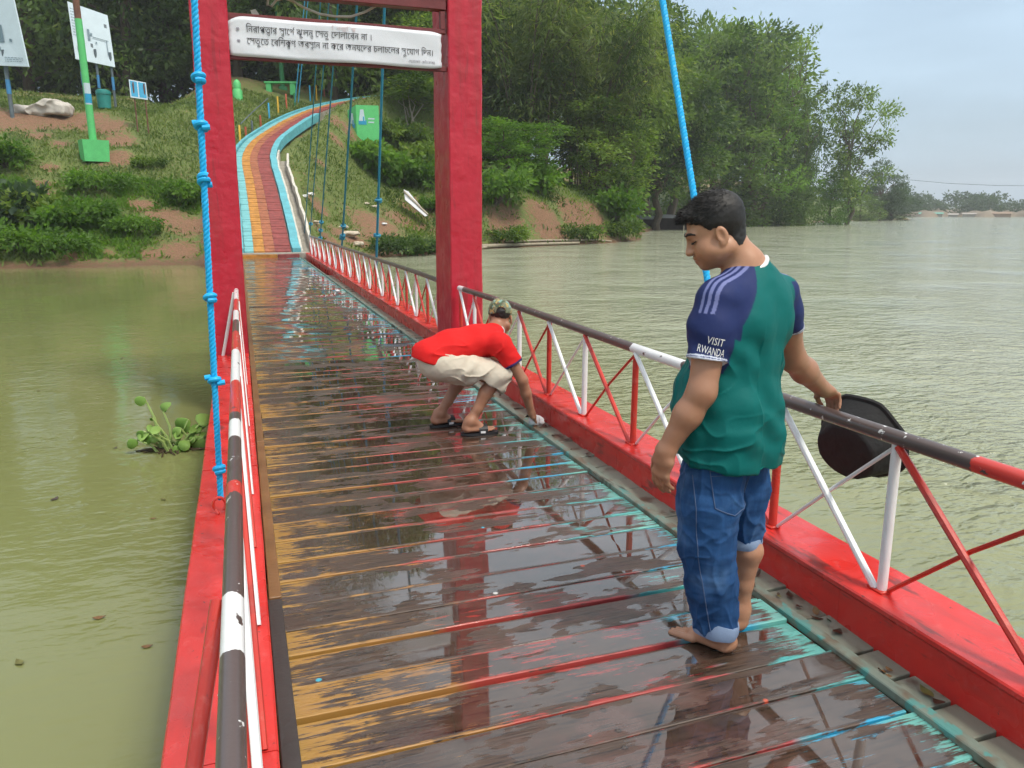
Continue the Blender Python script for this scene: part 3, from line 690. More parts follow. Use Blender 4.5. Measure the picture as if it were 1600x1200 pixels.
def knot(t, c, d, r, mat, big=1.0, ends=True):
    c = np.array(c, float); d = np.array(d, float); d /= np.linalg.norm(d); s_ = np.cross(d, [0, 1, .1]); s_ /= np.linalg.norm(s_); q = np.cross(d, s_)
    mb = MB(); L_ = []; ph = random.uniform(0, 6); a1 = 2*math.pi*1.6
    for i in range(26):
        f = i/25; a = ph+a1*f; L_.append(c+d*((f-.5)*.035*big+.008*math.sin(a))+(s_*math.cos(a)+q*math.sin(a))*r*1.35*big)
    tip = L_[-1]+(s_*math.cos(ph+a1)*.022-d*.004); 
    if ends: L_ = [L_[0]-s_*.030+d*.004]+L_+[tip]
    mb.tube(L_, r*.85, 8); o = mb.obj('knot', mat, t, True); o.matrix_parent_inverse = Matrix.Translation(-t.location)
top = Vector((-.075, 3.66, 3.45)); bot = Vector((-.178, 3.735, .235))
t = thing('knotted_rope', 'bright blue knotted rope tied to a hook on the left girder', 'rope', bot)
lay_rope(t, [bot, top], .0148)
for v_ in (98, 124, 197, 281, 466, 596, 738):
    zz_ = at_y(330, v_, 3.70)[2]; f = (zz_-bot.z)/(top.z-bot.z); c = bot.lerp(top, f)
    if v_ == 98: continue
    knot(t, c, top-bot, .0148, M_ROPE, .95 if v_ != 281 else .85)
b_ = np.array([2.40, 3.23, .17]); tp = np.array([2.40, 4.78, 4.1])
t = thing('hanger_rope', 'taut bright blue rope rising behind the head of the standing man', 'rope', b_)
lay_rope(t, [b_, tp], .019); 
for f in (.08, .235): knot(t, b_+(tp-b_)*f, tp-b_, .019, M_ROPE, 1.0)
def at_x(u, v, x): d = ray(u, v); return CAMP+d*(x/d[0])
HG = [((603, -60), (588, 410), 2.38, 2.35, (313, 368)), ((562, -60), (534, 388), 2.40, 2.35, (353, 368, 372)), ((533, -60), (500, 376), 2.40, 2.35, (347, 360, 372)), ((519, -60), (484, 370), 2.42, 2.35, (350,)), ((505, -60), (476, 364), 2.42, 2.38, ())]
lab = ['blue hanger rope seen through the tower nearest the right tower post', 'second blue hanger rope left of the right tower post', 'third blue hanger rope left of the right tower post', 'fourth blue hanger rope left of the right tower post', 'fifth blue hanger rope left of the right tower post']
for k, (tp_, bt_, xt, xb, kn) in enumerate(HG):
    a = at_x(*bt_, xb); b = at_x(*tp_, xt); a = a+(a-b)*(.55/np.linalg.norm(b-a)) if k < 3 else a
    t = thing('hanger_rope', lab[k], 'rope', a, 0, 'blue hanger ropes beyond the tower')
    mb = MB(); mb.tube([a, b], (.022, .022, .018, .016, .016)[k], 8); o = mb.obj('rope_line', M_ROPE2, t, True); o.matrix_parent_inverse = Matrix.Translation(-t.location)
    for v_ in kn:
        zf = at_x(bt_[0]+(tp_[0]-bt_[0])*(bt_[1]-v_)/(bt_[1]-tp_[1]), v_, xb)[2]; f = (zf-a[2])/(b[2]-a[2]); knot(t, a+(b-a)*f, b-a, .026, M_ROPE2, 1.4, False)
for k, (ut, ub) in enumerate(((487, 466), (482, 461))):
    a = at_y(ub, 160, 50); b = at_y(ut, -60, 50)
    t = thing('guy_rope', ['far blue guy rope above the bend of the ramp, right one of a pair', 'far blue guy rope above the bend of the ramp, left one of a pair'][k], 'rope', a, 0, 'guy ropes above the ramp')
    mb = MB(); mb.tube([a, b], .03, 6); o = mb.obj('rope_line', M_ROPE2, t, True); o.matrix_parent_inverse = Matrix.Translation(-t.location)
M_CABLE = plain('pale cable sheath', (.50, .47, .40), .6, .1, 10)
mb = MB(); mb.tube([at_y(u, v, 8.30) for (u, v) in ((430, -20), (419, -2), (418, 8), (424, 10), (432, 0), (445, -3), (458, 2), (475, 12), (500, 22), (525, 26), (548, 26), (570, 19), (588, 9), (596, -10))], .012, 8)
o = mb.obj('slack_cable', M_CABLE, None, True); tag(o, 'pale slack cable drooping above the white notice banner', 'cable')
mb = MB(); q = [at_y(u, v, 8.26) for (u, v) in ((391, 16), (399, 14), (408, 27), (396, 27))]; mb.add(q+[a+np.array([0, .015, 0]) for a in q], [(0, 1, 2, 3), (4, 7, 6, 5), (0, 4, 5, 1), (1, 5, 6, 2), (2, 6, 7, 3), (3, 7, 4, 0)])
tag(mb.obj('banner_scrap', M_CABLE), 'torn pale scrap standing on top of the notice banner', 'scrap')

# ------------------------------------------------------------ implicit-surface modelling for people
def nrm(v): v = np.array(v, float); return v/np.linalg.norm(v)
class Vol:
    def __init__(s, lo, hi, h):
        s.h = h; s.lo = np.array(lo, float); n = np.ceil((np.array(hi)-s.lo)/h).astype(int)+1
        s.ax = [s.lo[i]+np.arange(n[i])*h for i in range(3)]; s.D = np.full(n, .5, np.float32)
    def win(s, lo, hi):
        sl = []
        for i in range(3):
            a = max(0, int((lo[i]-s.lo[i])/s.h)-1); b = min(len(s.ax[i]), int((hi[i]-s.lo[i])/s.h)+3)
            if b <= a: return None, None
            sl.append(slice(a, b))
        sl = tuple(sl); g = [s.ax[i][sl[i]].astype(np.float32) for i in range(3)]
        return sl, (g[0][:, None, None], g[1][None, :, None], g[2][None, None, :])
    def blend(s, sl, d, k, mode='u'):
        A = s.D[sl]
        if mode == 'u':
            h = np.clip(.5+.5*(A-d)/k, 0, 1); s.D[sl] = A*(1-h)+d*h-k*h*(1-h)
        elif mode == 's':
            h = np.clip(.5-.5*(A+d)/k, 0, 1); s.D[sl] = A*(1-h)-d*h+k*h*(1-h)
        elif mode == 'i': s.D[sl] = np.maximum(A, d)
    def seg(s, a, b, ra, rb, k=.02, side=None, asp=1.0, mode='u'):
        a = np.array(a, float); b = np.array(b, float); m = max(ra, rb)*max(1, asp)+k+.02
        sl, g = s.win(np.minimum(a, b)-m, np.maximum(a, b)+m)
        if sl is None: return s
        ba = b-a; L2 = max(ba@ba, 1e-9)
        t = np.clip(((g[0]-a[0])*ba[0]+(g[1]-a[1])*ba[1]+(g[2]-a[2])*ba[2])/L2, 0, 1)
        o = [g[i]-a[i]-t*ba[i] for i in range(3)]
        if side is not None and asp != 1:
            sd = nrm(side); u = o[0]*sd[0]+o[1]*sd[1]+o[2]*sd[2]; o = [o[i]+sd[i]*u*(1/asp-1) for i in range(3)]
        d = np.sqrt(o[0]**2+o[1]**2+o[2]**2)-(ra+(rb-ra)*t)
        s.blend(sl, d.astype(np.float32), k, mode); return s
    def chain(s, pts, rad, k=.02, side=None, asp=1.0):
        for i in range(len(pts)-1): s.seg(pts[i], pts[i+1], rad[i], rad[i+1], k, side, asp)
        return s
    def ell(s, c, r, M=None, k=.02, mode='u'):
        c = np.array(c, float); r = np.array(r, float); m = r.max()+k+.02
        sl, g = s.win(c-m, c+m)
        if sl is None: return s
        M = np.eye(3) if M is None else M
        q = [(g[0]-c[0])*M[0, i]+(g[1]-c[1])*M[1, i]+(g[2]-c[2])*M[2, i] for i in range(3)]
        k0 = np.sqrt(sum((q[i]/r[i])**2 for i in range(3))); k1 = np.sqrt(sum((q[i]/r[i]**2)**2 for i in range(3)))+1e-6
        s.blend(sl, (k0*(k0-1)/k1).astype(np.float32), k, mode); return s
    def cut(s, p, n, rad=None):
        """remove what lies on the side n points to (within rad of p)"""
        p = np.array(p, float); n = nrm(n)
        if rad is None: sl, g = s.win(s.lo, s.lo+99)
        else: sl, g = s.win(p-rad, p+rad)
        d = (g[0]-p[0])*n[0]+(g[1]-p[1])*n[1]+(g[2]-p[2])*n[2]
        if rad is not None:
            rr_ = np.sqrt((g[0]-p[0])**2+(g[1]-p[1])**2+(g[2]-p[2])**2); d = np.where(rr_ < rad, d, -1)
        s.blend(sl, d.astype(np.float32), .01, 'i'); return s
    def surf(s):
        D = s.D; S = D < 0; n = D.shape
        c = [S[i:n[0]-1+i, j:n[1]-1+j, k:n[2]-1+k] for i in (0, 1) for j in (0, 1) for k in (0, 1)]
        a = c[0].copy(); al = c[0].copy()
        for q in c[1:]: a |= q; al &= q
        act = a & ~al; I = np.argwhere(act); num = -np.ones(act.shape, np.int32); num[act] = np.arange(len(I))
        off = np.array([(i, j, k) for i in (0, 1) for j in (0, 1) for k in (0, 1)])
        val = np.stack([D[I[:, 0]+o[0], I[:, 1]+o[1], I[:, 2]+o[2]] for o in off], 1)
        acc = np.zeros((len(I), 3)); cnt = np.zeros(len(I))
        for e0 in range(8):
            for e1 in range(e0+1, 8):
                df = off[e1]-off[e0]
                if np.abs(df).sum() != 1: continue
                v0 = val[:, e0]; v1 = val[:, e1]; m = (v0 < 0) != (v1 < 0)
                t = v0[m]/(v0[m]-v1[m]); acc[m] += off[e0]+df*t[:, None]; cnt[m] += 1
        V = (I+acc/cnt[:, None])*s.h+s.lo
        F = []
        for ax in range(3):
            u, v = (ax+1) % 3, (ax+2) % 3
            sl0 = [slice(None)]*3; sl1 = [slice(None)]*3; sl0[ax] = slice(0, n[ax]-1); sl1[ax] = slice(1, n[ax])
            A = S[tuple(sl0)]; B = S[tuple(sl1)]; E = np.argwhere(A != B)
            E = E[(E[:, u] > 0) & (E[:, v] > 0) & (E[:, u] < n[u]-1) & (E[:, v] < n[v]-1)]
            q = []
            for (du, dv) in ((1, 1), (0, 1), (0, 0), (1, 0)):
                C = E.copy(); C[:, u] -= du; C[:, v] -= dv; q.append(num[C[:, 0], C[:, 1], C[:, 2]])
            q = np.stack(q, 1); fl = A[E[:, 0], E[:, 1], E[:, 2]]
            q[~fl] = q[~fl][:, ::-1]; F.append(q)
        F = np.concatenate(F); F = F[(F >= 0).all(1)]
        return V, F
def vnormals(V, F):
    n = np.cross(V[F[:, 2]]-V[F[:, 0]], V[F[:, 3]]-V[F[:, 1]]); N = np.zeros_like(V)
    for k in range(4): np.add.at(N, F[:, k], n)
    return N/(np.linalg.norm(N, axis=1, keepdims=True)+1e-9)
def relax(V, F, it=2, lam=.5):
    for _ in range(it):
        A = np.zeros_like(V); c = np.zeros(len(V))
        for k in range(4):
            np.add.at(A, F[:, k], V[F[:, (k+1) % 4]]+V[F[:, (k-1) % 4]]); np.add.at(c, F[:, k], 2)
        V = V*(1-lam)+A/c[:, None]*lam
    return V
def sn3(P, f, seed=0, oct=3):
    r_ = np.random.default_rng(500+seed); o = np.zeros(len(P)); a = 1; tot = 0
    for q in range(oct):
        for _ in range(4):
            d = r_.normal(size=3); d /= np.linalg.norm(d); e = r_.normal(size=3); e /= np.linalg.norm(e); ph, p2 = r_.uniform(0, 6.3, 2)
            o += a*np.sin(P@d*f+ph+1.2*np.sin(P@e*f*.8+p2))
        tot += a*2; a *= .5; f *= 2.1
    return o/tot
def hand(v, wr, d, pn, th, curl=(.25, .35, .3), s=1.0, spread=.06, tcurl=.2, k=.008):
    """wr wrist point, d direction of the fingers, pn direction the palm faces, th direction of the thumb side"""
    d = nrm(d); pn = nrm(np.array(pn)-d*np.dot(pn, d)); th = nrm(np.array(th)-d*np.dot(th, d)-pn*np.dot(th, pn)); wr = np.array(wr, float)
    v.seg(wr, wr+d*.03*s, .026*s, .027*s, .02, th, 1.25)
    v.seg(wr+d*.03*s, wr+d*.078*s, .0165*s, .014*s, .015, th, 2.5)
    for i, (o, L) in enumerate(((.029, .068), (.010, .077), (-.010, .072), (-.028, .056))):
        p = wr+d*(.083-.004*abs(i-1.3))*s+th*o*s; dd = nrm(d+th*o*spread/.03); r0 = (.0098, .0098, .0095, .0082)[i]*s
        for j, (fr, rr_) in enumerate(((.46, 1), (.30, .92), (.24, .84))):
            a = curl[j]*(1+.12*(i-1)); dd = nrm(dd*math.cos(a)+pn*math.sin(a)); q = p+dd*L*fr*s; v.seg(p, q, r0*rr_, r0*rr_*.93, .004 if j else k); p = q
    p = wr+d*.026*s+th*.026*s+pn*.006*s; dd = nrm(th*.75+d*.75+pn*.25)
    for j, (L, r0) in enumerate(((.038, .0135), (.030, .0108), (.024, .0092))):
        q = p+dd*L*s; v.seg(p, q, r0*s, r0*s*.92, .012 if j == 0 else .004); p = q; dd = nrm(dd+(d*.55-th*.35+pn*.2)*(.6+tcurl))
def foot(v, ank, heel, toe, k=.02):
    ank, heel, toe = map(lambda q: np.array(q, float), (ank, heel, toe)); f = toe-heel; f[2] = 0; L = np.linalg.norm(f); f /= L; sd = np.array([f[1], -f[0], 0])
    v.seg(ank, heel+f*.03+np.array([0, 0, .036]), .036, .034, .03)
    v.seg(ank+f*.02, heel+f*L*.60+np.array([0, 0, .028]), .036, .024, .03, sd, 1.2)
    v.seg(heel+f*.035+np.array([0, 0, .024]), heel+f*L*.68+np.array([0, 0, .019]), .025, .019, .02, sd, 1.9)
    for i in range(5):
        o = (-.036, -.016, .003, .020, .034)[i]; l = (.245, .25, .24, .22, .195)[i]/.25*L; r_ = (.0125, .009, .0085, .008, .0078)[i]
        v.seg(heel+f*(L*.64-abs(o)*.25)+sd*o*FOOT_SIGN+np.array([0, 0, .016]), heel+f*(l-.008)+sd*o*1.05*FOOT_SIGN+np.array([0, 0, .011]), r_*1.1, r_, .006)
FOOT_SIGN = 1
def head(v, Cc, hf, hr, fat=1.0, s=1.0):
    hf = nrm(hf); hr = nrm(np.array(hr)-hf*np.dot(hr, hf)); hu = np.cross(hr, hf); M = np.stack([hr, hf, hu], 1)
    def L(x, y, z): return np.array(Cc)+M@(np.array([x, y, z])*s)
    e = lambda c, r, k=.02, mode='u': v.ell(L(*c), np.array(r)*s, M, k, mode)
    g = lambda a, b, ra, rb, k=.008: v.seg(L(*a), L(*b), ra*s, rb*s, k)
    e((0, -.015, .032), (.074, .096, .084)); e((0, .028, -.030), (.061*fat, .064, .085), .03)
    e((0, .040, -.082), (.050*fat, .046, .034), .03); e((0, .072, -.100), (.022, .020, .017), .025)
    for q in (-1, 1):
        e((q*.036, .055, -.047), (.030*fat, .032, .034), .025)
        e((q*.055*fat, .005, -.070), (.018, .035, .022), .03)
        e((q*.0315, .0905, -.002), (.017, .012, .012), .010, 's')          # eye socket
        e((q*.031, .0765, -.003), (.0165, .0125, .0115), .004)
        e((q*.078, -.006, -.022), (.009, .021, .033), .006); e((q*.086, -.002, -.020), (.006, .011, .019), .004, 's'); e((q*.076, .003, -.050), (.008, .010, .010), .006)
        e((q*.0125, .1015, -.041), (.0085, .009, .0075), .006)
    g((-.040, .076, .018), (-.012, .090, .017), .010, .009, .014); g((.040, .076, .018), (.012, .090, .017), .010, .009, .014)
    g((0, .088, .006), (0, .1065, -.036), .0085, .0125, .012); e((0, .109, -.039), (.0115, .0105, .0095), .008)
    g((-.020, .0845, -.067), (0, .0945, -.064), .006, .0078, .008); g((.020, .0845, -.067), (0, .0945, -.064), .006, .0078, .008)
    g((-.016, .084, -.078), (0, .0915, -.079), .006, .0085, .008); g((.016, .084, -.078), (0, .0915, -.079), .006, .0085, .008)
    v.seg(L(-.022, .097, -.0715), L(.022, .097, -.0715), .0022*s, .0022*s, .004, None, 1, 's')
    return L, M
def skin_mat(name, col):
    g = G(name); c = g.n('VertexColor', layer_name='tone').outputs[0]; p = g.objc()
    cc = g.mix(1.0, tuple(col), c, 'MULTIPLY'); cc = g.mix(g.ma('MULTIPLY', g.ss(g.noise(p, 22, 4, .65), .35, .7), .42), cc, tuple(x*k_ for x, k_ in zip(col, (.74, .66, .62))))
    return g.done(g.bsdf(cc, g.lin(g.noise(p, 30, 3), .3, .7, .36, .56), g.bump(g.noise(p, 260, 3, .65), .22, .0015)))
def cloth_mat(name, col=None, rough=.8, weave=900, attr=None, sheen=.0, noise_amt=.18):
    sheen = 0
    g = G(name); p = g.objc()
    c = g.n('VertexColor', layer_name=attr).outputs[0] if attr else g.n('RGB').outputs[0]
    if not attr: c.default_value = (*col, 1)
    cc = g.mix(g.ma('MULTIPLY', g.noise(p, 9, 5, .6), noise_amt*2), c, g.mix(1.0, c, (.55, .55, .55), 'MULTIPLY'))
    b = g.bump(g.noise(p, weave, 2), .10, .001); b = g.bump(g.noise(p, 38, 4, .6), .22, .006, b)
    return g.done(g.bsdf(cc, rough, b, Specular_IOR_Level=.18))
def finish(name, vol, mat, parent, disp=None, tone=None, attr='tone', it=1):
    V, F = vol.surf(); V = relax(V, F, it)
    if disp is not None: V = V+vnormals(V, F)*disp(V)[:, None]
    return mobj(name, np_mesh(name, V, F, True, {attr: tone(V) if tone is not None else np.ones((len(V), 3))}), mat, parent), V, F
def stick(mb, pts, bvh, dirv, r, lift=.001, n=6, step=.012):
    """lay a thin cord along a surface: points are pushed along dirv until they touch it"""
    d = Vector(dirv).normalized(); P = []
    for i in range(len(pts)-1):
        a, b = Vector(pts[i]), Vector(pts[i+1]); m = max(1, int((b-a).length/step))
        for j in range(m+(1 if i == len(pts)-2 else 0)):
            q = a.lerp(b, j/m); h = bvh.ray_cast(q-d*.8, d)
            if h[0] is not None: P.append(h[0]-d*lift)
    if len(P) > 1: mb.tube(P, r, n)

# ------------------------------------------------------------ standing man
M_SKIN = skin_mat('warm brown skin', (.44, .230, .140))
M_HAIR = plain('black hair', (.010, .009, .009), .6, .1, 30, .2, 320, .001)
manA = thing('person', 'man in a green and navy jersey and rolled jeans standing barefoot, holding a tub', 'person', (1.612, 2.223, 0), -PSI)
tf, tl = nrm((-.68, .733, 0)), nrm((.733, .68, 0))
v = Vol((-.40, -.32, -.005), (.72, .62, 1.70), .0036)
HC = np.array((-.113, .0, 1.520)); hf = nrm((-.90, .08, -.43)); hr = np.array((.10, .99, 0))
v.seg((-.060, -.003, 1.49), (.000, 0, 1.38), .052, .062, .025, hr, 1.05); v.seg((.0, 0, 1.40), (.03, -.0, 1.33), .066, .085, .03)
v.seg((.0, 0, 1.30), (-.02, 0, .95), .085, .10, .04, tl, 1.5); v.seg((-.02, 0, .95), (-.03, 0, .80), .10, .09, .04, tl, 1.4)
Ls, Rs = np.array((-.122, -.122, 1.290)), np.array((.160, .130, 1.280))
v.seg(Ls, (.0, 0, 1.34), .05, .06, .04); v.seg(Rs, (.02, 0, 1.34), .05, .06, .04)
Le, Lw = np.array((-.172, -.188, 1.005)), np.array((-.277, -.165, .795))
v.chain([Ls, Ls*.5+Le*.5, Le, Le*.62+Lw*.38, Lw], [.054, .053, .045, .045, .030], .025)
Re, Rw = np.array((.282, .262, 1.03)), np.array((.470, .415, .875))
v.chain([Rs, Rs*.5+Re*.5, Re, Re*.62+Rw*.38, Rw], [.058, .057, .048, .049, .0325], .025)
hand(v, Lw, (-.13, .06, -.95), (.75, .45, -.1), (-.55, .83, -.1), (.30, .45, .40), 1.08)
hand(v, Rw, (.72, .45, -.42), (-.10, -.35, -.93), (-.5, .82, -.1), (.75, 1.0, .7), 1.0, .03, .5)
for (hp, kn, an, cf) in (((-.07, -.07, .80), (-.085, -.08, .45), (-.022, -.085, .085), 0), ((.04, .07, .80), (.072, .082, .45), (.092, .075, .080), 1)):
    hp, kn, an = map(np.array, (hp, kn, an)); back = np.array((.022, -.02, 0))
    v.chain([hp, kn, kn*.68+an*.32+back, kn*.3+an*.7+back*.3, an], [.075, .050, .051, .036, .032] if cf else [.06, .045, .042, .036, .032], .02)
FOOT_SIGN = 1; foot(v, (-.020, -.085, .080), (.026, -.100, 0), (-.170, .060, 0))
FOOT_SIGN = -1; foot(v, (.090, .075, .078), (.110, .048, 0), (-.075, .215, 0))
HL, HM = head(v, HC, hf, hr, 1.06, .965)
def toneA(V):
    q = (V-HC)@HM; t = np.ones((len(V), 3))
    lip = np.exp(-((q[:, 0]/.022)**2+((q[:, 1]-.092)/.02)**2+((q[:, 2]+.072)/.011)**2)); t *= 1-lip[:, None]*np.array([.22, .42, .40])
    eye = sum(np.exp(-(((q[:, 0]-s_*.032)/.022)**2+((q[:, 1]-.085)/.025)**2+((q[:, 2]+.004)/.013)**2)) for s_ in (-1, 1)); t *= 1-.30*eye[:, None]
    cheek = np.exp(-(((np.abs(q[:, 0])-.045)/.025)**2+((q[:, 1]-.065)/.04)**2+((q[:, 2]+.04)/.025)**2)); t *= 1+cheek[:, None]*np.array([.10, .02, .0])
    stub = sst(q[:, 1], .02, .07)*np.exp(-((q[:, 2]+.09)/.035)**2)*(np.abs(q[:, 0]) < .08); t *= 1-.10*stub[:, None]
    arm = sst(1.25-V[:, 2], 0, .1)*sst(V[:, 2], .45, .6); t *= 1-arm[:, None]*np.array([.20, .22, .22])
    return np.clip(t, .2, 1.3)
bodyA, VA, FA = finish('body', v, M_SKIN, manA, None, toneA)
del v
# jeans
g = G('blue denim'); p = g.objc(); c = g.n('VertexColor', layer_name='tone').outputs[0]
cc = g.mix(g.noise(g.map(p, (60, 60, 9)), 1, 4, .6), (.009, .038, .118), (.026, .085, .215)); cc = g.mix(g.ss(g.noise(p, 6, 4), .5, .72), cc, (.062, .138, .285))
cc = g.mix(1.0, cc, c, 'MULTIPLY')
M_DENIM = g.done(g.bsdf(cc, .85, g.bump(g.noise(p, 45, 4), .25, .006, g.bump(g.noise(g.map(p, (1, 1, .6)), 800, 2), .12, .001)), Specular_IOR_Level=.15))
M_DENIMC = cloth_mat('rolled denim lining', (.22, .30, .45), .85)
M_STITCH = plain('denim stitching', (.055, .095, .19), .8, .1)
v = Vol((-.34, -.30, .05), (.30, .30, .95), .0042)
v.seg((-.028, 0, .93), (-.030, 0, .80), .125, .135, .03, tl, 1.36)
v.ell(np.array((-.03, 0, .80))-tf*.055-tl*.075, (.10, .10, .11), None, .05); v.ell(np.array((-.03, 0, .80))-tf*.055+tl*.075, (.10, .10, .11), None, .05)
v.chain([(-.072, -.062, .76), (-.094, -.072, .58), (-.094, -.075, .42), (-.072, -.080, .26), (-.046, -.085, .09)], [.112, .116, .104, .092, .080], .02)
v.chain([(.025, .070, .76), (.058, .078, .57), (.074, .083, .45), (.082, .083, .355)], [.120, .103, .083, .070], .02)
v.cut((-.046, -.085, .095), (0, 0, -1), .13); v.cut((.082, .083, .368), (.1, 0, -1), .12)
def dispJ(V):
    z = V[:, 2]; an = np.arctan2(V[:, 1]+.08, V[:, 0]+.07)
    kn = np.exp(-((z-.45)/.10)**2); lo = sst(.34-z, 0, .2); cr = np.exp(-((z-.68)/.10)**2)
    f = .0012*np.sin(z*95+2.6*np.sin(an*1.5)+an*1.2)*(kn*.6+lo*1.0)+.001*np.sin((V[:, 0]*.7+z)*48+an)*cr
    rg = 1-np.abs(sn3(V@np.array([[.8, 0, .5], [0, .8, .3], [-.4, .2, .9]]), 24, 21, 2)); rg2 = 1-np.abs(sn3(V*np.array([1, 1, .45]), 26, 22, 2))
    return f+.0045*sn3(V*np.array([1, 1, .55]), 22, 1, 3)+.008*(rg**6)*(kn*.7+lo*.8+cr*.6)+.008*rg2**6-.004+.0016*sn3(V*np.array([.6, .6, 1.5]), 60, 2, 2)
def toneJ(V):
    z = V[:, 2]; fade = .35*np.exp(-((z-.55)/.16)**2)*(sn3(V, 12, 4) > -.3); n = np.clip(sn3(V*np.array([1, 1, .5]), 60, 5)*.12, -.12, .16)
    return np.repeat((1+fade*.5+n)[:, None], 3, 1)
jeans, VJ, FJ = finish('jeans', v, M_DENIM, manA, dispJ, toneJ)
bv = BVHTree.FromPolygons([Vector(q) for q in VJ], [tuple(f) for f in FJ])
mb = MB(); pk = [(-.125, 0, .726), (.075, 0, .745), (.040, 0, .60), (-.030, 0, .565), (-.105, 0, .600), (-.125, 0, .726)]
stick(mb, pk, bv, (0, 1, 0), .0022); stick(mb, [(q[0]*.93-.002, 0, q[2]*.985+.008) for q in pk[1:5]], bv, (0, 1, 0), .0013)
stick(mb, [(-.120, 0, .708), (.072, 0, .727)], bv, (0, 1, 0), .0014)
stick(mb, [(-.175, 0, .70), (-.165, 0, .58), (-.150, 0, .42), (-.115, 0, .25), (-.085, 0, .12)], bv, (0, 1, 0), .0020)
mb.obj('stitching', M_STITCH, jeans, True)
def cuff_ring(c, n, r, h, th, name, mat, parent, seed=0):
    n = Vector(nrm(n)); s_ = n.orthogonal().normalized(); q = n.cross(s_); mb = MB(); V = []; F = []; m = 44
    prof = [(-h/2, -th), (-h/2, th*.6), (-h/4, th), (h/4, th*.9), (h/2, th*.4), (h/2, -th)]
    for i in range(m):
        a = 2*math.pi*i/m; w_ = 1+.035*math.sin(a*3+seed)+.02*math.sin(a*7+seed*2)
        for (zz_, dr) in prof: V.append(Vector(c)+(s_*math.cos(a)+q*math.sin(a))*(r*w_+dr)+n*(zz_*(1+.2*math.sin(a*2+seed))+.006*math.sin(a*2+seed)))
    k = len(prof)
    for i in range(m):
        for j in range(k): F.append((i*k+j, ((i+1) % m)*k+j, ((i+1) % m)*k+(j+1) % k, i*k+(j+1) % k))
    mb.add(V, F); return mb.obj(name, mat, parent, True)
cuff_ring((-.046, -.085, .108), (.08, 0, 1), .076, .052, .008, 'rolled_cuff', M_DENIMC, jeans, 1)
cuff_ring((.081, .083, .372), (-.1, 0, 1), .068, .042, .008, 'rolled_cuff', M_DENIMC, jeans, 2)
# jersey
M_JERSEY = cloth_mat('jersey knit', None, .62, 1400, 'tone', .25, .10)
v = Vol((-.40, -.36, .66), (.42, .40, 1.48), .0034)
Lc = Ls*.34+Le*.66; Rc = Rs*.52+Re*.48; dL = nrm(Le-Ls); dR = nrm(Re-Rs)
v.chain([Ls+np.array((-.002, -.003, .004)), Ls*.55+Lc*.45, Lc+dL*.03], [.074, .076, .0715], .03); v.chain([Rs+np.array((.0, .0, .006)), Rs*.5+Rc*.5, Rc+dR*.03], [.074, .075, .071], .03)
v.cut(Lc, dL, .115); v.cut(Rc, dR, .115)
v.seg((.028, 0, 1.290), (-.005, 0, 1.10), .104, .130, .04, tl, 1.60); v.seg((-.005, 0, 1.10), (-.030, 0, .94), .130, .156, .05, tl, 1.32)
v.seg((-.030, 0, .94), (-.033, -.004, .66), .154, .156, .05, tl, 1.28)
for q_ in (-1, 1): v.ell(np.array((-.03, 0, .80))-tf*.055+tl*.075*q_, (.103, .103, .17), None, .08)
v.ell(np.array((-.025, 0, .93))+tf*.055, (.15, .15, .16), None, .05); v.ell(np.array((.01, 0, 1.22))-tf*.045-tl*.07, (.085, .085, .10), None, .05); v.ell(np.array((.015, 0, 1.22))-tf*.045+tl*.07, (.085, .085, .10), None, .05)
v.seg(Ls+np.array((.02, .015, .012)), (.008, -.004, 1.362), .060, .072, .045); v.seg(Rs+np.array((-.02, -.015, .012)), (.022, .004, 1.362), .060, .072, .045)
v.cut((-.02, 0, .722), (-.10, .0, -1))
v.seg((-.06, 0, 1.55), (.000, 0, 1.405), .064, .068, .012, None, 1, 's')
def dispS(V):
    z = V[:, 2]; q = V-np.array((-.02, 0, 0)); an = np.arctan2(q@tl, -(q@tf)); body = sst(1.26-z, 0, .15)
    arm = np.maximum(np.exp(-(((V-Lc)**2).sum(1))/.012), np.exp(-(((V-Rc)**2).sum(1))/.012))
    f = body*(.0050*np.sin(an*6+1.6*np.sin(z*6)+.8)*sst(1.22-z, 0, .3)+.002*np.sin(an*11+z*9))
    f = f+.006*body*np.sin((z*1.0+.35*(q@tl))*52+2*np.sin(an*2))*np.exp(-((z-.86)/.13)**2)*.8
    f = f+arm*.004*np.sin(V@nrm((.5, -.3, 1))*95)
    f = f+.0065*np.exp(-((z-1.10)/.09)**2)*np.sin((q@tl)*38+z*45)*(np.abs(q@tl) > .07)
    rg = 1-np.abs(sn3(V*np.array([1, 1, .42]), 19, 31, 2)); rg2 = 1-np.abs(sn3(V*np.array([.6, .6, 1.2]), 24, 32, 2)); lowb = np.exp(-((z-.80)/.10)**2)
    return f*(1-arm*.5)+.0035*sn3(V, 22, 8, 3)+body*(.009*rg**5*sst(1.2-z, 0, .25)+.008*lowb*rg2**5)-.002
TEAL, NAVY, STRP, WHT = np.array((.001, .125, .118)), np.array((.018, .030, .115)), np.array((.22, .25, .52)), np.array((.62, .66, .78))
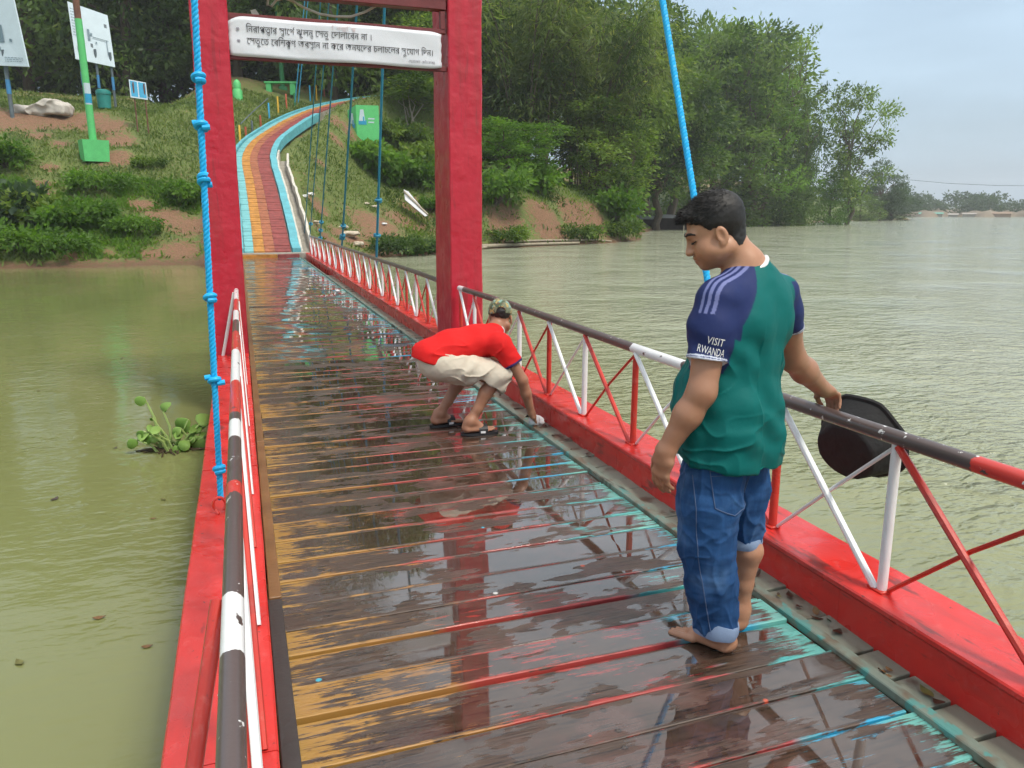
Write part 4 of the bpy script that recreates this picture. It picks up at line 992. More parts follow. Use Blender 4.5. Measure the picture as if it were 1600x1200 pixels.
def toneS(V):
    z = V[:, 2]; q = V-np.array((.02, 0, 0)); s_ = q@tl; fr = q@tf; col = np.tile(TEAL, (len(V), 1))
    dl = (V-Lc)@dL; dr_ = (V-Rc)@dR
    al = np.linalg.norm((V-Ls)-np.outer((V-Ls)@dL, dL), axis=1); ar = np.linalg.norm((V-Rs)-np.outer((V-Rs)@dR, dR), axis=1)
    slv = ((s_ < 0) & (al < .095) & (z < 1.34) & (z > 1.06) & (dl > -.14) & (s_ < -.125+(.05*(z-1.15)))) | ((s_ > 0) & (ar < .088) & (z < 1.34) & (s_ > .165))
    rag = (np.abs(s_) > .060+(1.400-z)*.62) & (z > 1.12) & ((s_ < 0) | (fr > -.035))
    navy = slv | rag; col[navy] = NAVY
    for k in range(3):
        c0 = -.030+.021*k
        m = navy & (np.abs(fr-c0) < .0055) & (z > 1.262) & (np.abs(s_) > .070); col[m] = STRP*.75
    inl = (V-Lc)@tl > .034; col[inl & (s_ < 0) & (z < 1.20) & (dl > -.08)] = TEAL
    for (d_, a_) in ((dl, al), (dr_, ar)):
        near = (a_ < .079); col[near & (d_ > -.013) & (d_ < .02) & navy & ~(((V-Lc)@tl > .022) & (s_ < 0))] = WHT; col[near & (d_ > -.0085) & (d_ < -.0055) & navy & ~(inl & (s_ < 0))] = NAVY*1.3
    return col
jersey, VS, FS = finish('jersey', v, M_JERSEY, manA, dispS, toneS)
cn = nrm(np.array((-.06, 0, 1.53))-np.array((.012, 0, 1.375))); cuff_ring(np.array((-.001, 0, 1.400))-cn*.012, cn, .0745, .015, .0055, 'collar', M_WHITEBAR, jersey, 3)
bv = BVHTree.FromPolygons([Vector(q) for q in VS], [tuple(f) for f in FS])
for (txt, wd, dz_) in (('VISIT', .056, .020), ('RWANDA', .086, -.014)):
    mb = MB()
    tv, tfc = text_arrays(txt, 1.0); x0, x1 = tv[:, 0].min(), tv[:, 0].max(); sc = wd/(x1-x0); hy = .0245/ (tv[:, 1].max()-tv[:, 1].min())
    cen = Lc-dL*.055; P3 = []
    ux = nrm(np.array((.97, -.10, -.22))); uz = -dL
    uz = nrm(uz-ux*np.dot(uz, ux)); dv = Vector(nrm((.10, 1.0, .0)))
    for a in tv:
        p0 = Vector(cen+ux*((a[0]-x0)*sc-wd/2-.002+(.004 if txt == 'VISIT' else 0))+uz*(a[1]*hy+dz_-.008)); h = bv.ray_cast(p0-dv*.3, dv); P3.append((h[0] if h[0] is not None else p0)-dv*.0022)
    mb.add(P3, tfc); o = mobj('lettering', mb.mesh('lettering', fix=False), M_WHITEBAR, jersey); o['kind'] = 'stuff'
# hair, brows, lashes
def hair_cap(parent, L, M, C0, mat, lo, hi, fringe=True, seed=3, n_str=14000):
    v = Vol(np.array(C0)-.17, np.array(C0)+.17, .0030)
    v.ell(L(0, -.018, .040), (.0790, .1005, .0870), M, .01)
    if fringe:
        v.seg(L(-.030, .070, .082), L(.035, .074, .084), .021, .021, .025); v.seg(L(.010, .092, .076), L(.030, .098, .058), .013, .010, .015)
    v.seg(L(0, -.058, -.005), L(0, -.034, -.085), .046, .046, .02, M[:, 0], 1.2)
    sl, g_ = v.win(v.lo, v.lo+1); q = [(g_[0]-C0[0])*M[0, i]+(g_[1]-C0[1])*M[1, i]+(g_[2]-C0[2])*M[2, i] for i in range(3)]
    zc = np.interp(q[1], [-.12, -.08, -.045, -.012, .02, .05, .075, .12], [-.105, -.100, -.080, -.012, .012, .040, .070, .076])
    w_ = .006*np.sin(q[0]*160+q[1]*90)+.004*np.sin(q[1]*210)
    v.D = np.maximum(v.D, (zc-q[2]+w_).astype(np.float32)*.8)
    V, F = v.surf(); V = relax(V, F, 1); N = vnormals(V, F); V = V+N*(.0008*sn3(V*np.array((.5, 1, 1)), 50, seed, 2)+.0005*sn3(V, 300, seed+1, 2))[:, None]
    o = mobj('hair', np_mesh('hair', V, F, True), mat, parent)
    r_ = np.random.default_rng(seed); ii = r_.integers(0, len(V), n_str); b = V[ii]; ql = (b-C0)@M
    up = M[:, 2]; fwd = M[:, 1]; d = N[ii]*.42+r_.normal(size=(n_str, 3))*.16+fwd*.75-up*.12; d /= np.linalg.norm(d, axis=1, keepdims=True)
    ln = r_.uniform(.008, .019, n_str)*np.where(ql[:, 2] > .05, 1.0, .30); sd = np.cross(d, r_.normal(size=(n_str, 3))); sd /= np.linalg.norm(sd, axis=1, keepdims=True); wd = .0009
    T = np.stack([b-sd*wd-N[ii]*.002, b+sd*wd-N[ii]*.002, b+d*ln[:, None]], 1).reshape(-1, 3); TF_ = np.arange(len(T)).reshape(-1, 3)
    s_ = mobj('hair_strands', np_mesh('hair_strands', T, TF_, False), mat, o); s_['kind'] = 'stuff'
    return o
hair_cap(manA, HL, HM, HC, M_HAIR, 0, 0)
mb = MB(); mb.tube([HL(-.055, .072, .014), HL(-.045, .0825, .0215), HL(-.032, .0925, .0245), HL(-.014, .0985, .020)], [.0020, .0042, .0045, .0034], 6); mb.tube([HL(.055, .072, .014), HL(.045, .0825, .0215), HL(.032, .0925, .0245), HL(.014, .0985, .020)], [.0020, .0042, .0045, .0034], 6); mb.obj('eyebrows', M_HAIR, manA, True)
mb = MB()
for s_ in (-1, 1): mb.tube([HL(s_*.050, .0765, -.0065), HL(s_*.040, .0880, -.0105), HL(s_*.029, .0910, -.0115), HL(s_*.017, .0870, -.0085)], [.0016, .0028, .0028, .0016], 6)
mb.obj('eyelashes', M_HAIR, manA, True)

# ------------------------------------------------------------ bending man
manB = thing('person', 'man in a red shirt, pale shorts and camouflage cap bending to wipe the deck edge', 'person', (1.45, 5.3, 0))
OB = np.array((1.45, 5.30, 0))
def B(x, y, z): return np.array((x, y, z))-OB
M_SKINB = skin_mat('brown skin of bending man', (.36, .175, .105))
v = Vol((-.40, -.42, -.002), (.72, .50, 1.0), .0042); Yx = np.array((0, 1, 0))
v.seg(B(1.27, 5.30, .54), B(1.62, 5.30, .655), .10, .10, .04, Yx, 1.3)
Nb = B(1.715, 5.315, .715); HB = B(1.785, 5.400, .812)
v.seg(B(1.64, 5.30, .67), Nb, .08, .062, .03); v.seg(Nb, HB-np.array((.02, .02, .03)), .055, .054, .02)
hfB = nrm((.22, .80, -.56)); hrB = nrm(np.cross(hfB, (0, 0, 1)))
BL, BM = head(v, HB, hfB, hrB, .98, 1.04)
rs, re, rw = B(1.705, 5.125, .655), B(1.845, 5.075, .395), B(1.935, 5.125, .130)
v.chain([rs, rs*.5+re*.5, re, re*.6+rw*.4, rw], [.050, .044, .038, .038, .027], .02)
hand(v, rw, (.42, .15, -.75), (-.35, .2, -.5), (.3, .9, 0), (.35, .4, .3), .95)
ls, le, lw = B(1.70, 5.475, .655), B(1.80, 5.60, .475), B(1.66, 5.53, .50)
v.chain([ls, ls*.5+le*.5, le, le*.6+lw*.4, lw], [.050, .044, .038, .038, .027], .02); hand(v, lw, (-.6, -.25, -.1), (.1, -.1, -1), (.2, -.9, .1), (.3, .3, .3), .95)
rk, ra = B(1.685, 5.145, .420), B(1.462, 5.145, .090); lk, la = B(1.570, 5.460, .430), B(1.305, 5.432, .088)
v.chain([B(1.29, 5.21, .53), rk, rk*.66+ra*.34+np.array((-.02, 0, -.005)), rk*.3+ra*.7, ra], [.085, .055, .050, .036, .032], .02)
v.chain([B(1.28, 5.39, .53), lk, lk*.66+la*.34+np.array((-.02, 0, -.005)), lk*.3+la*.7, la], [.085, .055, .050, .036, .032], .02)
SO = np.array((0, 0, .022))
FOOT_SIGN = 1; foot(v, ra+SO*.6, B(1.412, 5.150, .022), B(1.660, 5.128, .022)); FOOT_SIGN = -1; foot(v, la+SO*.6, B(1.250, 5.425, .022), B(1.490, 5.462, .022))
finish('body', v, M_SKINB, manB)
# shirt
M_RSHIRT = cloth_mat('red cotton shirt', None, .75, 1200, 'tone', .2, .10)
v = Vol((-.45, -.40, .32), (.52, .46, .95), .0042)
rc = rs*.44+re*.56; lc = ls*.45+le*.55
v.chain([rs, rc+nrm(re-rs)*.03], [.076, .070], .035); v.chain([ls, lc+nrm(le-ls)*.03], [.076, .070], .035)
v.cut(rc, re-rs, .12); v.cut(lc, le-ls, .12)
v.chain([B(1.235, 5.30, .555), B(1.38, 5.30, .615), B(1.58, 5.30, .655), B(1.665, 5.30, .672)], [.143, .130, .122, .102], .04, Yx, 1.28)
v.seg(rs+np.array((-.02, .03, 0)), ls+np.array((-.02, -.03, 0)), .075, .075, .05); v.seg(B(1.66, 5.30, .68), Nb, .085, .070, .03)
v.cut(B(1.33, 5.30, .505), (-.28, 0, -1), .45); v.seg(Nb+nrm(HB-Nb)*.015, HB, .058, .06, .01, None, 1, 's')
def dispB(V):
    x = V[:, 0]; th = np.arctan2(V[:, 1], V[:, 2]-.62)
    rg = 1-np.abs(sn3(V*np.array([.7, .7, 1.4]), 17, 41, 2))
    return .011*rg**5*sst(.74-V[:, 2], 0, .12)+.006*np.sin(x*38+V[:, 2]*40+2*np.sin(th*2))*np.exp(-((x-.05)/.16)**2)*sst(.68-V[:, 2], 0, .12)+.005*sn3(V, 20, 11, 3)+.003*np.sin(V[:, 2]*90+x*20)*np.exp(-((V-rc)**2).sum(1)/.01)
REDS, NAVB = np.array((.66, .016, .016)), np.array((.035, .030, .12))
def toneB(V):
    c = np.tile(REDS, (len(V), 1)); d1 = (V-rc)@nrm(re-rs); d2 = (V-lc)@nrm(le-ls)
    c[(d1 > -.016) & (np.linalg.norm(V-rc, axis=1) < .10)] = NAVB; c[(d2 > -.016) & (np.linalg.norm(V-lc, axis=1) < .10)] = NAVB
    front = (np.linalg.norm(V-rs-np.array((.07, .0, -.02)), axis=1) < .045); c[front] = NAVB
    return c
shirtB, _, _ = finish('shirt', v, M_RSHIRT, manB, dispB, toneB)
cuff_ring(Nb+nrm(HB-Nb)*.018, HB-Nb, .062, .03, .006, 'collar', M_WHITEBAR, shirtB, 4)
# shorts
M_SHORT = cloth_mat('cream cotton shorts', (.62, .56, .46), .85)
v = Vol((-.45, -.42, .24), (.48, .46, .75), .0042)
v.seg(B(1.275, 5.30, .525), B(1.345, 5.30, .555), .138, .128, .03, Yx, 1.28)
v.chain([B(1.29, 5.215, .515), rk+np.array((-.01, 0, .005)), rk*.72+ra*.28+np.array((0, 0, 0))], [.125, .098, .088], .03); v.chain([B(1.28, 5.385, .515), lk+np.array((-.01, 0, .005)), lk*.70+la*.30], [.125, .098, .090], .03)
v.cut(rk*.79+ra*.21, ra-rk, .15); v.cut(lk*.76+la*.24, la-lk, .15)
def dispSh(V):
    rg = 1-np.abs(sn3(V*np.array([.6, 1, 1.3]), 22, 43, 2))
    return .012*rg**5*sst(V[:, 0], -.2, .0)+.005*np.sin(V[:, 0]*30-V[:, 2]*48+3*np.sin(V[:, 0]*9))*sst(V[:, 0], -.15, .05)+.005*sn3(V, 24, 15, 3)
finish('shorts', v, M_SHORT, manB, dispSh)
# camouflage cap
g = G('camouflage cotton'); p = g.objc(); n1 = g.noise(p, 26, 2); n2 = g.noise(g.map(p, (1, 1, 1), (3, 5, 1)), 30, 2); n3 = g.noise(g.map(p, (1, 1, 1), (9, 2, 4)), 34, 2)
cc = g.mix(g.ss(n1, .52, .54), (.17, .19, .12), (.07, .10, .055)); cc = g.mix(g.ss(n2, .55, .57), cc, (.45, .34, .13)); cc = g.mix(g.ss(n3, .58, .60), cc, (.16, .085, .055)); cc = g.mix(g.ss(g.noise(g.map(p, (1, 1, 1), (1, 7, 7)), 30, 2), .60, .62), cc, (.22, .35, .30))
M_CAMO = g.done(g.bsdf(cc, .85, g.bump(g.noise(p, 500, 2), .1, .001)))
v = Vol(HB-.2, HB+.2, .003)
v.ell(BL(0, -.014, .036), (.088, .111, .098), BM, .01); sl, g_ = v.win(v.lo, v.lo+1); q = [(g_[0]-HB[0])*BM[0, i]+(g_[1]-HB[1])*BM[1, i]+(g_[2]-HB[2])*BM[2, i] for i in range(3)]
v.D = np.maximum(v.D, (.022-.04*np.clip(-q[1]/.1, -1, 1)-q[2]).astype(np.float32)); v.ell(BL(0, -.110, -.012), (.036, .05, .034), BM, .006, 's')
cap, _, _ = finish('cap', v, M_CAMO, manB)
mb = MB(); V = []; F = []
for i in range(13):
    a = R(-62+124*i/12)
    for (rr_, zz_) in ((.078, .030), (.150, .012)):
        x_ = math.sin(a)*.078*(1.0 if rr_ < .1 else 1.02); y_ = (math.cos(a)*.088 if rr_ < .1 else .055+math.cos(a)*.105)
        for dz_ in (0, -.004): V.append(BL(x_, y_, zz_+dz_))
for i in range(12):
    b = i*4; c_ = b+4
    F += [(b, c_, c_+2, b+2), (b+1, b+3, c_+3, c_+1), (b+2, c_+2, c_+3, b+3), (b, b+1, c_+1, c_)]
mb.add(V, F); mb.obj('visor', M_CAMO, cap, True)
v = Vol(HB-.17, HB+.17, .0035); v.ell(BL(0, -.018, .026), (.0765, .0975, .082), BM, .01); q = [(v.ax[0][:, None, None]-HB[0])*BM[0, i]+(v.ax[1][None, :, None]-HB[1])*BM[1, i]+(v.ax[2][None, None, :]-HB[2])*BM[2, i] for i in range(3)]
zc = np.interp(q[1], [-.12, -.08, -.03, .03], [-.075, -.070, -.02, .03]); v.D = np.maximum(v.D, (zc-q[2]).astype(np.float32)); finish('hair', v, M_HAIR, manB, lambda V: .002*sn3(V, 180, 4, 2))
# sandals
M_SANDAL = plain('black rubber', (.014, .014, .016), .5, .1, 20, .3, 80)
for (h_, t_, y_sign) in ((B(1.412, 5.150, 0), B(1.660, 5.128, 0), 1), (B(1.250, 5.425, 0), B(1.490, 5.462, 0), 1)):
    f = t_-h_; Lf = np.linalg.norm(f); f /= Lf; sd = np.array((f[1], -f[0], 0)); mb = MB(); V = []; n = 26
    for zz_ in (.002, .020):
        for i in range(n):
            a = 2*math.pi*i/n; s_ = math.cos(a); u = .5-.5*s_; wv_ = .047*(1-.15*math.cos(a*1.0)*.6)*abs(math.sin(a))**.7*np.sign(math.sin(a))
            V.append(h_+f*(-.014+(Lf+.032)*u)+sd*wv_*(1.06 if zz_ < .01 else 1)+np.array((0, 0, zz_+(.010 if u < .12 and zz_ > .01 else 0)*0)))
    F = [tuple(range(n-1, -1, -1)), tuple(range(n, 2*n))]+[(i, (i+1) % n, n+(i+1) % n, n+i) for i in range(n)]
    mb.add(V, F); s_o = mb.obj('sandal', M_SANDAL, manB)
    mb = MB(); P = []
    for a in np.linspace(R(-8), R(188), 13): P.append(h_+f*Lf*.60+sd*.049*math.cos(a)+np.array((0, 0, .018+.052*max(0, math.sin(a))**.8)))
    V = []; F = []
    for i, q in enumerate(P):
        for du in (-.032, .032): V += [q+f*du, q+f*du+np.array((0, 0, .006))]
    for i in range(12):
        b = i*4; c_ = b+4; F += [(b, c_, c_+2, b+2), (b+1, b+3, c_+3, c_+1), (b, b+1, c_+1, c_), (b+2, c_+2, c_+3, b+3)]
    mb.add(V, F); mb.obj('strap', M_SANDAL, s_o)
    mb = MB(); mb.box(h_+f*Lf*.58+sd*.051+np.array((0, 0, .028)), (.035, .003, .016), (0, 0, math.atan2(f[1], f[0])), .0008); mb.obj('strap_patch', M_WHITEBAR, s_o)

# ------------------------------------------------------------ things they hold
def crumple(name, c, r, mat, seed, flat=.7, h=.004):
    v = Vol(np.array((-1, -1, -1))*r*1.7, np.array((1, 1, 1))*r*1.7, h); rr_ = np.random.default_rng(seed)
    for i in range(9):
        d = rr_.normal(size=3); d /= np.linalg.norm(d); d[2] *= flat; v.ell(d*r*.55, r*np.array((.55, .45, .40)), None, .012)
    V, F = v.surf(); V = V+vnormals(V, F)*(.10*r*sn3(V, 5.5/r, seed, 3))[:, None]; V[:, 2] -= V[:, 2].min()
    return mobj(name, np_mesh(name, V, F, True), mat, None, c)
M_RAG = cloth_mat('white wiping cloth', (.70, .70, .72), .9)
o = crumple('wiping_cloth', (1.992, 5.165, .010), .062, M_RAG, 5); tag(o, 'crumpled white cloth under the hand of the bending man', 'cloth')
M_TUB = plain('black rubber tub', (.011, .011, .012), .85, .25, 9, .6, 22, .01)
M_TUBIN = plain('tub inside', (.022, .012, .011), .5, .25, 9, .5, 20)
tc_ = np.array((2.675, 2.755, .505)); axis = nrm((.88, .28, .30))           # the mouth points away from the camera
t = thing('rubber_tub', 'black rubber tub held over the railing by the standing man', 'tub', tc_)
zq = Vector(axis); rot = zq.to_track_quat('Z', 'Y').to_matrix()
wob = lambda a, z: (1/abs(math.cos(((a+.3) % (math.pi/4))-math.pi/8)))**.4*(.98+.02*math.cos(a*3+1+z*8)+.012*math.sin(a*7))
mb = MB(); mb.lathe([(.001, -.088), (.07, -.090), (.128, -.088), (.140, -.083), (.147, -.072), (.180, .005), (.204, .062), (.218, .066), (.223, .077), (.214, .085)], 40, (0, 0, 0), rot, wob); mb.obj('tub_wall', M_TUB, t, True)
mb = MB(); mb.lathe([(.214, .085), (.203, .076), (.173, .0), (.139, -.066), (.12, -.078), (.001, -.080)], 40, (0, 0, 0), rot, wob); mb.obj('tub_lining', M_TUBIN, t, True)

# ------------------------------------------------------------ vegetation
def leaf_mat(name, dark, light, trans=.48):
    g = G(name); t = g.n('VertexColor', layer_name='tint').outputs[0]; x, y, z = g.xyz(t)
    c = g.mix(x, dark, light); c = g.mix(g.ss(y, .93, .97), c, (light[0]*1.2, light[1]*1.02, light[2]*.8))
    rd = g.rnd(); c = g.mix(g.ma('MULTIPLY', rd, .35), c, g.mix(1.0, c, (.75, .85, .9), 'MULTIPLY'))
    b = g.bsdf(c, .5, None, Specular_IOR_Level=.3); tr = g.n('BsdfTranslucent', {'Color': g.mix(1.0, c, (1.35, 1.5, .7), 'MULTIPLY')})
    ms = g.n('MixShader', {0: trans, 1: b.outputs[0], 2: tr.outputs[0]})
    return g.done(ms)
M_LEAF = [leaf_mat('leaf mid green', (.032, .072, .015), (.215, .305, .066)), leaf_mat('leaf dark green', (.022, .053, .016), (.145, .225, .058)),
          leaf_mat('leaf bamboo green', (.036, .074, .018), (.235, .290, .090)), leaf_mat('leaf bright green', (.065, .140, .020), (.170, .300, .050)), leaf_mat('leaf blue green', (.034, .066, .034), (.080, .130, .062))]
M_BARK = plain('bark', (.11, .085, .06), .9, .25, 4, .8, 14, .03); M_BARKP = plain('pale bark', (.26, .225, .175), .9, .2, 4, .6, 14, .02)
def leaves(P, D, size, r_, droop=.3, asp=.42, up=.5):
    """one folded rhombic leaf per point; P (n,3), D outward direction (n,3)"""
    n = len(P); d = D+r_.normal(size=(n, 3))*.65; d[:, 2] -= droop; d /= np.linalg.norm(d, axis=1, keepdims=True)
    nn = r_.normal(size=(n, 3))*.75+np.array((0, 0, up)); s_ = np.cross(d, nn); s_ /= np.linalg.norm(s_, axis=1, keepdims=True)+1e-9
    sz = (size*r_.uniform(.6, 1.35, n))[:, None]; nu = np.cross(s_, d)
    V = np.stack([P, P+d*sz*.45+s_*sz*asp*.5-nu*sz*.06, P+d*sz-nu*sz*.10, P+d*sz*.45-s_*sz*asp*.5-nu*sz*.06], 1).reshape(-1, 3)
    return V, np.arange(4*n).reshape(n, 4)
def clumps(lobes, n_cl, n_lf, r_, spread, shell=.55):
    """lobes: (centre, radii); leaf points gathered in clumps near each lobe's skin"""
    P = []; D = []
    wts = np.array([l[1][0]*l[1][1]+l[1][2]*l[1][0] for l in lobes]); wts = wts/wts.sum()
    for (c, r3), wt in zip(lobes, wts):
        m = max(3, int(n_cl*wt*1.0)); u = r_.normal(size=(m, 3)); u[:, 2] += .25; u /= np.linalg.norm(u, axis=1, keepdims=True)
        rad = r_.uniform(shell, 1.05, m)[:, None]; cc_ = np.array(c)+u*np.array(r3)*rad
        q = np.repeat(cc_, n_lf, 0); uu = np.repeat(u, n_lf, 0); sp = r_.normal(size=q.shape)*spread*np.array((1, 1, .6)); P.append(q+sp); D.append(uu+sp/spread*.35)
    return np.concatenate(P), np.concatenate(D)
def tint_of(P, n4, r_, seed):
    n = len(P); cl = .5+.5*np.clip(sn3(P, 1.5, seed, 2)*1.9, -1, 1); x = np.clip(.68*cl+.32*r_.random(n), 0, 1)
    t = np.stack([x, r_.random(n), r_.random(n)], 1); return np.repeat(t, 4, 0)
def limb_path(a, b, r_, w_=.12, n=6):
    a = np.array(a, float); b = np.array(b, float); L_ = np.linalg.norm(b-a); o = [a]
    for i in range(1, n): o.append(a+(b-a)*i/n+r_.normal(size=3)*L_*w_*.35+np.array((0, 0, L_*.06*math.sin(math.pi*i/n))))
    return o+[b]
def tree_kind(kind, seed):
    """meshes of one tree about 10 m tall: trunk with limbs, and crown"""
    r_ = np.random.default_rng(seed); mb = MB(); lobes = []
    if kind == 'broad':
        top = np.array((r_.normal()*.4, r_.normal()*.4, 5.2)); mb.tube(limb_path((0, 0, -.6), top, r_, .06), np.linspace(.26, .13, 7), 9)
        for i in range(15):
            a = i*2.4+r_.uniform(-.4, .4); z0 = r_.uniform(2.2, 5.0); f = i/15; rad = r_.uniform(1.5, 3.1)*(1-.25*f); e = np.array((math.cos(a)*rad, math.sin(a)*rad, 3.4+5.3*f+r_.uniform(-.5, .5)))
            st = top*(z0/5.2); mb.tube(limb_path(st, e, r_), np.linspace(.09, .025, 7), 6); q = r_.uniform(.95, 1.45); lobes.append((e, (q*1.15, q*1.15, q*.8)))
        for i in range(8): lobes.append((np.array((r_.normal()*1.2, r_.normal()*1.2, r_.uniform(4.5, 8.6))), (1.25, 1.25, 1.0)))
        P, D = clumps(lobes, 620, 26, r_, .26); size, asp, dr = .24, .46, .25
    elif kind == 'airy':
        top = np.array((.5, .1, 6.4)); mb.tube(limb_path((0, 0, -.6), top, r_, .08), np.linspace(.20, .07, 7), 8)
        for i in range(17):
            a = i*2.4+r_.uniform(-.5, .5); f = i/17; rad = r_.uniform(1.3, 2.9)*(1-.45*f); e = np.array((math.cos(a)*rad+.3*f, math.sin(a)*rad, 2.6+7.2*f+r_.uniform(-.4, .4))); st = top*min(1, max(.25, f*.85+.1))
            mb.tube(limb_path(st, e, r_), np.linspace(.055, .016, 7), 5); q = r_.uniform(.55, .95); lobes.append((e, (q*1.25, q*1.25, q*.7)))
            m_ = st*.4+e*.6; lobes.append((m_+r_.normal(size=3)*.3, (q*.8, q*.8, q*.45)))
        P, D = clumps(lobes, 230 if seed == 13 else 420, 20, r_, .20); size, asp, dr = .19 if seed == 13 else .23, .46, .2
    elif kind == 'bamboo':
        for i in range(34):
            a = r_.uniform(0, 6.28); b0 = np.array((math.cos(a), math.sin(a), 0))*r_.uniform(.1, 1.1); ln = r_.uniform(6.5, 10); out_ = r_.uniform(.8, 3.4); pts = []
            for k in range(9):
                f = k/8; pts.append(b0+np.array((math.cos(a)*out_*f**2.2, math.sin(a)*out_*f**2.2, ln*(f-.28*f**3.2*out_/3.4))))
            mb.tube(pts, np.linspace(.045, .012, 9), 5)
            for k in range(2, 9):
                q = np.array(pts[k]); lobes.append((q, (.75, .75, .60)))
        P, D = clumps(lobes, 620, 30, r_, .26, .2); size, asp, dr = .30, .17, .9
    elif kind == 'vine':
        top = np.array((.1, 0, 7.2)); mb.tube(limb_path((0, 0, -.6), top, r_, .05), np.linspace(.30, .12, 7), 8)
        for i in range(13):
            a = i*2.4; f = i/13; rad = r_.uniform(.9, 2.6)*(1 if f > .55 else .45); e = np.array((math.cos(a)*rad, math.sin(a)*rad, 2.0+7.4*f)); mb.tube(limb_path(top*max(.3, f*.9), e, r_), np.linspace(.09, .03, 7), 5)
            lobes.append((e, (.95, .95, .65)))
            for k in range(3): lobes.append((e+np.array((r_.normal()*.4, r_.normal()*.4, -.7-.8*k)), (.42, .42, .95)))
        for k in range(9): lobes.append((np.array((r_.normal()*.35, r_.normal()*.35, .8+.75*k)), (.75, .75, .7)))
        P, D = clumps(lobes, 640, 24, r_, .20); size, asp, dr = .20, .5, .6
    elif kind == 'round':
        mb.tube(limb_path((0, 0, -.6), (0, 0, 5), r_, .05), np.linspace(.24, .1, 7), 8)
        for i in range(22):
            u = r_.normal(size=3); u /= np.linalg.norm(u); e = np.array((0, 0, 5.6))+u*np.array((2.6, 2.6, 3.2)); mb.tube(limb_path((0, 0, 4.2), e, r_), np.linspace(.08, .02, 7), 5); lobes.append((e, (1.15, 1.15, .95)))
        P, D = clumps(lobes, 520, 24, r_, .25); size, asp, dr = .25, .5, .3
    elif kind == 'sapling':
        for i in range(5):
            a = i*1.3; e = np.array((math.cos(a)*.9, math.sin(a)*.9, r_.uniform(6.5, 9))); mb.tube(limb_path((math.cos(a)*.15, math.sin(a)*.15, -.4), e, r_, .08), np.linspace(.085, .02, 7), 6)
            lobes.append((e, (1.3, 1.3, .8))); lobes.append((e*.8+np.array((0, 0, .3)), (1.2, 1.2, .6)))
        P, D = clumps(lobes, 170, 22, r_, .28); size, asp, dr = .36, .5, .3
    elif kind == 'wood':          # dense forest tree, leafy to the ground
        mb.tube(limb_path((0, 0, -.6), (0, 0, 7), r_, .05), np.linspace(.25, .1, 7), 7)
        for i in range(26):
            f = i/26; a = i*2.4; rad = r_.uniform(1.0, 2.8)*(.75+.5*math.sin(math.pi*f)); e = np.array((math.cos(a)*rad, math.sin(a)*rad, .7+8.8*f)); q = r_.uniform(1.0, 1.5); lobes.append((e, (q, q, q*.8)))
            if i % 2: mb.tube(limb_path((0, 0, max(.5, 6.5*f)), e, r_), np.linspace(.07, .02, 7), 5)
        P, D = clumps(lobes, 520, 22, r_, .28); size, asp, dr = .28, .45, .35
    V, F = leaves(P, D, size, r_, dr, asp)
    cm = np_mesh('crown', V, F, False, {'tint': tint_of(P, 4, r_, seed)}); tm = mb.mesh('trunk', True)
    return tm, cm
TK = {}
for k, sd_ in (('broad', 11), ('broad2', 12), ('airy', 13), ('airy3', 23), ('bamboo', 14), ('vine', 15), ('round', 16), ('sapling', 17), ('wood', 18), ('wood2', 19)):
    TK[k] = tree_kind(k.rstrip('23'), sd_)
_cm = {}
def tree(name, label, kind, loc, h, wd, leafm, rz=0, bark=None, group=None, lean=0):
    t = thing(name, label, 'tree', loc, rz, group); tm, cm = TK[kind]
    key = (kind, leafm)
    if key not in _cm:
        c2 = cm.copy() if any(k[0] == kind for k in _cm) else cm
        c2.materials.clear(); c2.materials.append(M_LEAF[leafm]); _cm[key] = c2
    if len(tm.materials) == 0: tm.materials.append(bark or M_BARK)
    for nm, me in (('trunk', tm), ('crown', _cm[key])):
        o = bpy.data.objects.new(nm, me); COL.objects.link(o); o.parent = t
    t.scale = (wd/6.2, wd/6.2, h/10.0); t.rotation_euler = (lean, 0, rz); return t
def zt(v, D): return 1.58+D*(330-v)/1200/1.0
def put(label, kind, u, D, vtop, wpx, leafm, rz=None, name='broadleaf_tree', bark=None, group=None, sink=.3, lean=0):
    p_ = col_at(u, D); h = zt(vtop, D)-p_.z+sink; tree(name, label, kind, (p_.x, p_.y, p_.z-sink), h, wpx*D/1200, leafm, random.uniform(0, 6) if rz is None else rz, bark, group, lean)
# trees of the right bank and the headland, from the tower towards the lake
put('feathery bamboo clump filling the view right of the right tower post', 'bamboo', 812, 56, -110, 260, 2, name='bamboo_clump')
put('tall feathery bamboo clump hanging over the eroded bank, second from the tower', 'bamboo', 915, 58, -30, 220, 2, 1.0, name='bamboo_clump')
put('bright green leafy tree low on the bank beside the right tower post', 'broad', 800, 50, 190, 150, 3, 2.2)
put('green bushy tree leaning over the end of the eroded bank', 'wood', 945, 57, 170, 150, 0, .5)
put('dark tree behind the bamboo at the edge of the sky', 'broad2', 985, 76, 0, 170, 0)
put('tall dark tree left of the blue hanger rope', 'broad', 1045, 88, 40, 190, 1, 4.0)
put('dark spreading tree above the tin-roofed shelter', 'broad2', 1030, 84, 160, 170, 1, 1.5)
put('tallest tree of the headland against the sky', 'broad2', 1140, 112, 25, 200, 0, .8)
put('pale green tree in front of the tallest headland tree', 'airy', 1180, 106, 105, 170, 3, 3.0)
put('tree with a bent branch reaching out into the sky', 'airy', 1215, 114, 50, 150, 0, 5.2)
put('dark low tree on the shore behind the head of the standing man', 'wood2', 1110, 104, 170, 170, 1)
put('vine-covered dark tree at the right edge of the headland wood', 'vine', 1250, 112, 145, 85, 1, .3)
put('dense dark tree standing in the water edge left of the vine-covered tree', 'wood', 1195, 109, 225, 110, 1)
put('low dark tree at the water below the vine-covered tree', 'wood2', 1235, 110, 280, 70, 1, 1.0)
